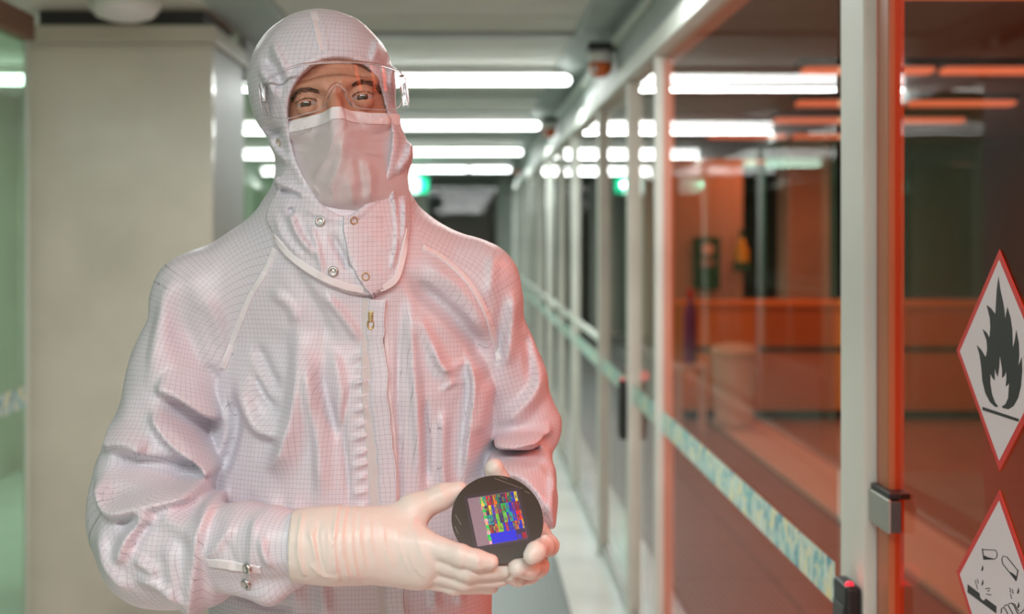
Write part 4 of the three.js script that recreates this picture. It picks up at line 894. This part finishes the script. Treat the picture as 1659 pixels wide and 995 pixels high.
for (const e of eyes) {
  const g = new THREE.SphereGeometry(0.0127, 64, 48).rotateX(Math.PI / 2), p = g.attributes.position, col = new Float32Array(p.count * 3), look = V3(-0.06, -0.03, 1).normalize();
  for (let i = 0; i < p.count; i++) {
    const q = V3(p.getX(i), p.getY(i), p.getZ(i)).normalize(), ang = Math.acos(clamp(q.dot(look), -1, 1)) * 0.0127, n = 0.5 + 0.5 * noise3(q.x * 40, q.y * 40, q.z * 40);
    const c = ang < 0.0023 ? [0.006, 0.005, 0.005] : ang < 0.0063 ? [0.055 + 0.04 * n, 0.028 + 0.015 * n, 0.016] : ang < 0.0067 ? [0.03, 0.02, 0.018] : [0.44, 0.37, 0.35];  // last colour: white of the eye, darkened with painted-in shade
    col.set(c, i * 3);
  }
  g.setAttribute('color', new THREE.BufferAttribute(col, 3));
  put('eye', inHead(g.translate(...e)), std(1, 1, 1, 0.08, { vertexColors: true, clearcoat: 1, clearcoatRoughness: 0.02 }), body);
}
function faceZ(a, b) { let c = 0.04; for (let i = 0; i < 80; i++) { const s = face(a, b, c); if (s < 0.0002) break; c -= Math.max(s * 0.6, 0.0002); } return c; }
function hairs(path, n, len, rad, spread, dirF) {            // tapered hairs rooted in the skin along a path
  const out = [];
  const cv = new THREE.CatmullRomCurve3(path.map(([u, v]) => { const [a, b] = HP(u, v); return V3(a, b, 0); }));
  for (let i = 0; i < n; i++) {
    const t = rnd(), q = cv.getPoint(t), off = (rnd() - 0.5) * spread * (1 - 0.45 * Math.abs(t * 2 - 1) ** 2), a = q.x, b = q.y + off, c = faceZ(a, b), d = dirF(t).normalize(), L = len * (0.6 + rnd() * 0.6);
    const g = new THREE.ConeGeometry(rad, L, 3, 1, true).translate(0, L * 0.42, 0); d.x += (rnd() - 0.5) * 0.5; d.y += (rnd() - 0.5) * 0.4;
    g.applyQuaternion(new THREE.Quaternion().setFromUnitVectors(V3(0, 1, 0), d.normalize())).translate(a, b, c - 0.0001); g.deleteAttribute('uv'); out.push(g);
  }
  return inHead(mergeGeometries(out));
}
put('eyebrow', hairs([[472, 160], [482, 149], [498, 145], [518, 149]], 360, 0.0056, 0.00015, 0.0062, (t) => V3(-1, 0.5 - 0.5 * (1 - t), 0.25)), browMat, body);
put('eyebrow', hairs([[570, 138], [584, 132], [600, 133], [616, 143]], 360, 0.0056, 0.00015, 0.0062, (t) => V3(1, 0.5 - 0.6 * t, 0.25)), browMat, body);
for (const e of eyes) {
  const s = Math.sign(e[0]), path = [-0.013, -0.007, 0, 0.007, 0.013].map((X) => { const w = X / 0.015; return HU(e[0] + X * s, e[1] + 0.0050 * (1 - w * w) - 0.0004 * w + 0.0004); });
  put('eyelash', hairs(path, 170, 0.0050, 0.00013, 0.0006, () => V3(0.15 * s, 0.55, 1)), browMat, body);
}

// face mask
foldM.stroke([[549, 206], [529, 258], [503, 298]], 16, 12, 3.5, 0.5).stroke([[558, 216], [551, 268], [526, 316]], 14, 14, 4, 0.5).stroke([[578, 252], [585, 297], [590, 318]], 10, 8, -3.5, 0.3)
  .stroke([[590, 252], [601, 286], [597, 333]], 12, 14, 4.5, 0.5).stroke([[545, 338], [540, 320], [538, 300]], 9, 9, 2.5, 0.4).stroke([[572, 338], [570, 315], [566, 290]], 10, 10, 3, 0.4)
  .stroke([[470, 214], [505, 217], [541, 219]], 3, 5, 1.6, 0.6).stroke([[474, 240], [488, 243], [504, 245]], 3, 4, 1.2, 0.5).stroke([[582, 245], [602, 248], [624, 250]], 5, 5, 2.2, 0.6).stroke([[500, 300], [512, 270], [540, 250]], 8, 10, -2, 0.2)
  .stroke([[485, 225], [510, 232], [535, 226]], 5, 5, 1.2, 0.4).stroke([[572, 212], [600, 208], [628, 212]], 5, 6, 1.4, 0.5).stroke([[520, 318], [505, 300]], 5, 5, 2, 0.5).stroke([[470, 226], [500, 224]], 3, 3, -1.2, 0.3).stroke([[585, 228], [630, 226]], 4, 4, -1.2, 0.3);
const maskTop = [[440, 199], [467, 193], [497, 189], [520, 184], [540, 177], [552, 176], [572, 180], [600, 181], [636, 178], [660, 176]].map(([u, v]) => HP(u, v));
const ridge = [[-0.15, -0.020, 0.05], [-0.135, -0.006, 0.046], [-0.115, 0.008, 0.042], [-0.095, 0.015, 0.036], [-0.075, 0.020, 0.032], [-0.055, 0.0275, 0.027], [-0.043, 0.030, 0.024], [-0.030, 0.0245, 0.020], [-0.015, 0.0155, 0.016], [0.0, 0.012, 0.014]];
function maskZ(a, b) {
  const [zc, w] = interp(ridge, b), base = -0.011 - 0.034 * (a / 0.066) ** 2 - 0.012 * sstep(-0.09, -0.15, b), [u, v] = HU(a, b), kx = (u - PU) / FOC * 1.46, ky = EYE - (v - PV) / FOC * 1.46;
  const z = base + (zc + 0.011) * Math.exp(-((a / (w * 1.15)) ** 2) * 1.0) + foldM.at(kx, ky) + 0.0005 * noise3(a * 120, b * 120, 1);
  return Math.abs(a) < 0.066 && b > -0.07 ? smax(z, faceZ(a, b) + 0.003, 0.004) : z;
}
function maskSheet(t0, t1, lift, nx, ny) {
  const pos = [], uv = [], idx = [];
  for (let j = 0; j <= ny; j++) for (let i = 0; i <= nx; i++) {
    const a = mix(-0.071, 0.075, i / nx), top = interp(maskTop, a)[0], t = mix(t0, t1, j / ny), b = t < 0 ? top - t : mix(top, -0.146, t), z = maskZ(a, b) + lift;
    pos.push(a, b, z); uv.push(a, b);
    if (i < nx && j < ny) { const A = j * (nx + 1) + i; idx.push(A, A + nx + 1, A + 1, A + 1, A + nx + 1, A + nx + 2); }
  }
  const g = new THREE.BufferGeometry(); g.setAttribute('position', new THREE.Float32BufferAttribute(pos, 3)); g.setAttribute('uv', new THREE.Float32BufferAttribute(uv, 2)); g.setIndex(idx); g.computeVertexNormals(); return inHead(g);
}
const maskM = put('face_mask', maskSheet(0.0, 1, 0, 130, 130), maskMat); maskM.userData.label = 'white woven face mask';
put('mask_band', maskSheet(-0.0005, 0.105, 0.0011, 120, 14), maskBandMat, maskM);

// goggles
{
  const top = [[425, 141], [430, 133], [443, 125], [487, 112], [541, 106], [595, 106], [635, 109], [649, 113], [652, 120]].map(([u, v]) => HP(u, v));
  const bot = [[425, 150], [430, 178], [440, 189], [468, 195], [497, 189], [519, 183], [526, 178], [533, 158], [539, 147], [546, 142], [553, 144], [560, 152], [567, 166], [573, 175], [582, 179], [606, 180], [628, 178], [645, 172], [652, 160]].map(([u, v]) => HP(u, v));
  const gz = (a, b) => 0.030 - 1.0 * Math.max(0, Math.abs(a + 0.004) - 0.018) ** 2 / 0.11 - 9.5 * Math.max(0, Math.abs(a + 0.004) - 0.05) ** 2 - (b < 0 ? 0.10 * -b : 0.02 * b);
  const a0 = top[0][0] + 0.0005, a1 = top[top.length - 1][0] - 0.0005;
  const pos = [], idx = [], uv = [], nx = 150, ny = 24;
  for (let i = 0; i <= nx; i++) for (let j = 0; j <= ny; j++) {
    const a = mix(a0, a1, i / nx), b = mix(interp(bot, a)[0], interp(top, a)[0], j / ny); pos.push(a, b, gz(a, b)); uv.push(a, b);
    if (i < nx && j < ny) { const A = i * (ny + 1) + j; idx.push(A, A + ny + 1, A + 1, A + 1, A + ny + 1, A + ny + 2); }
  }
  const g = new THREE.BufferGeometry(); g.setAttribute('position', new THREE.Float32BufferAttribute(pos, 3)); g.setAttribute('uv', new THREE.Float32BufferAttribute(uv, 2)); g.setIndex(idx); g.computeVertexNormals();
  const gog = new THREE.Group(); gog.name = 'goggles'; gog.userData.label = 'clear plastic safety goggles'; person.add(gog);
  put('lens', inHead(g), lensMat, gog);
  const tube = (pts, r, n) => inHead(new THREE.TubeGeometry(new THREE.CatmullRomCurve3(pts.map(([a, b, dz = 0]) => V3(a, b, gz(a, b) + dz)), false, 'centripetal'), n, r, 8, false));
  put('top_rim', tube(top, 0.0016, 90), rimMat, gog);
  put('lower_rim', tube(bot.slice(0, 7), 0.0007, 50), rimMat, gog);
  put('lower_rim', tube(bot.slice(12), 0.0007, 50), rimMat, gog);
  put('nose_bridge', tube(bot.slice(6, 14).map(([a, b]) => [a, b, -0.001]), 0.0027, 60), rimMat, gog);
  for (const s of [-1, 1]) {                                 // vented side blocks and temple arms
    const e = s < 0 ? [a0, mix(top[0][1], bot[1][1], 0.5)] : [a1, HP(650, 142)[1]], z0 = gz(e[0], e[1]);
    const side = (dx0, dx1, y0, y1, za, zb) => box(Math.min(dx0, dx1), Math.max(dx0, dx1), y0, y1, za, zb, 0.0015).translate(e[0], e[1], z0);
    put('side_block', inHead(side(s * -0.003, s * 0.004, -0.019, 0.019, -0.016, 0.002)), rimMat, gog);
    for (let k = 0; k < 3; k++) put('vent_rib', inHead(side(s * 0.0035, s * 0.006, -0.015, 0.015, -0.014 + k * 0.005, -0.012 + k * 0.005)), rimMat, gog);
    put('temple_arm', inHead(side(s * 0.0, s * 0.0035, -0.004, 0.010, -0.085, -0.014)), rimMat, gog);
  }
}

// gloves
{
  const lo = P(470, 975, 1.40), r = put('glove', nets(gloveR, [-0.20, lo.y - 0.005, -1.43], [0.062, 1.265, -1.295], 0.0021), latex);
  const ringC = P(476, 884, 1.37), ring = new THREE.TorusGeometry(0.0352, 0.0017, 10, 60).rotateY(Math.PI / 2);
  put('rolled_cuff', ring.translate(ringC.x, ringC.y, ringC.z), latex, r);
  r.userData.label = 'wrinkled cream latex glove, back of the hand showing';
  const l = put('glove', nets(gloveL, [0.0, 1.13, -1.49], [0.12, 1.31, -1.29], 0.002), latex);
  l.userData.label = 'cream latex glove behind the wafer';
}

// ------------------------------------------------------------------ the wafer
{
  const e1 = V3(80, 10, -14).normalize(), e2 = V3(16, -68, 42.6).normalize(), n = e2.clone().cross(e1).normalize(), y = n.clone().cross(e1).normalize();
  if (n.z < 0) { n.negate(); y.negate(); }
  const c = P(806, 841, 1.362), w = thing('silicon_wafer', 'dark round silicon wafer with a rainbow square of chips held in gloved hands', 'wafer', c.toArray());
  w.quaternion.setFromRotationMatrix(new THREE.Matrix4().makeBasis(e1, y, n));
  const waferMat = std(0.036, 0.027, 0.016, 0.28, { clearcoat: 0.25, clearcoatRoughness: 0.1, ior: 1.5 });
  const R = 0.0497, prof = [[0, -0.0005], [R - 0.0004, -0.0005], [R, -0.0001], [R, 0.0001], [R - 0.0004, 0.0005], [0, 0.0005]];
  mesh('disc', lathe(prof, 96).rotateX(Math.PI / 2), waferMat, w);
  const s = 0.0275;
  const chip = canvasTex(1024, 1024, (k) => {                // chip field, diffraction colours painted in: bars at left, coloured blocks, blue strip below
    k.fillStyle = '#6d5f72'; k.fillRect(0, 0, 1024, 1024);
    for (let x = 0; x < 300; x += 22) { k.fillStyle = '#9d8f9e'; k.fillRect(x, 10, 13, 1000); k.fillStyle = '#b9a6b4'; k.fillRect(x + 3, 10, 4, 1000); }
    const pal = ['#1c22e0', '#e0201c', '#18c246', '#f0dc18', '#12a6a0', '#8a1632', '#5a2a9a', '#e87814', '#24306a', '#0e7f52', '#6a4a66', '#c01640', '#2a3cf0', '#7ae02a', '#3a2a50'];
    const rows = [[20, 220], [220, 420], [420, 620], [620, 800]];
    for (const [y0, y1] of rows) { let x = 300; while (x < 1015) { const ww = 44 + rnd() * 50; k.fillStyle = pal[Math.floor(rnd() * pal.length)]; k.fillRect(x, y0, Math.min(ww, 1015 - x), y1 - y0 - 4); for (let q = 0; q < 7; q++) { k.globalAlpha = 0.55; k.fillStyle = pal[Math.floor(rnd() * pal.length)]; k.fillRect(x + rnd() * ww * 0.7, y0 + rnd() * (y1 - y0) * 0.6, 4 + rnd() * 22, 20 + rnd() * 90); k.globalAlpha = 1; } x += ww; } }
    k.fillStyle = '#1812ee'; k.fillRect(300, 800, 520, 215); for (let x = 300; x < 820; x += 16) { k.fillStyle = '#3030ff'; k.fillRect(x, 805, 6, 205); }
    k.fillStyle = '#3a2a58'; k.fillRect(820, 800, 195, 215); k.fillStyle = '#a01430'; k.fillRect(930, 880, 85, 120); k.fillStyle = '#3a30c8'; k.fillRect(840, 900, 70, 100);
    const edge = ['#2ee05a', '#e8e4ee', '#18d84c', '#e88aa8', '#f0e04a'];
    for (let y0 = 20; y0 < 1010; y0 += 66) { k.fillStyle = edge[Math.floor(rnd() * edge.length)]; k.fillRect(226 + rnd() * 26, y0, 62, 64); k.fillStyle = edge[Math.floor(rnd() * edge.length)]; k.fillRect(262, y0 + 10, 26, 50); }
  });
  const chipMat = std(1, 1, 1, 0.3, { map: chip });
  mesh('chip_field', new THREE.PlaneGeometry(2 * s, 2 * s).translate(0, 0.0004, 0.0007), chipMat, w);
  const fr = new THREE.Shape([[-1.13, -1.13], [1.13, -1.13], [1.13, 1.13], [-1.13, 1.13]].map(([a, b]) => new THREE.Vector2(a * s, b * s))); fr.holes.push(new THREE.Path([[-1.01, -1.01], [-1.01, 1.01], [1.01, 1.01], [1.01, -1.01]].map(([a, b]) => new THREE.Vector2(a * s, b * s))));
  mesh('chip_border', new THREE.ExtrudeGeometry(fr, { depth: 0.00015, bevelEnabled: false }).translate(0, 0.0004, 0.0005), std(0.045, 0.030, 0.038, 0.3), w);
  const scratch = std(0.5, 0.45, 0.33, 0.5);
  for (const [x0, y0, x1, y1] of [[0.006, 0.046, 0.034, 0.029], [0.012, 0.0465, 0.020, 0.0425], [-0.044, 0.012, -0.040, 0.0], [-0.047, 0.0, -0.045, -0.010], [0.036, 0.026, 0.041, 0.022]]) {
    const l = Math.hypot(x1 - x0, y1 - y0); mesh('scratch', new THREE.BoxGeometry(l, 0.00025, 0.0001).rotateZ(Math.atan2(y1 - y0, x1 - x0)).translate((x0 + x1) / 2, (y0 + y1) / 2, 0.00052), scratch, w);
  }
}
renderer.render(scene, camera);
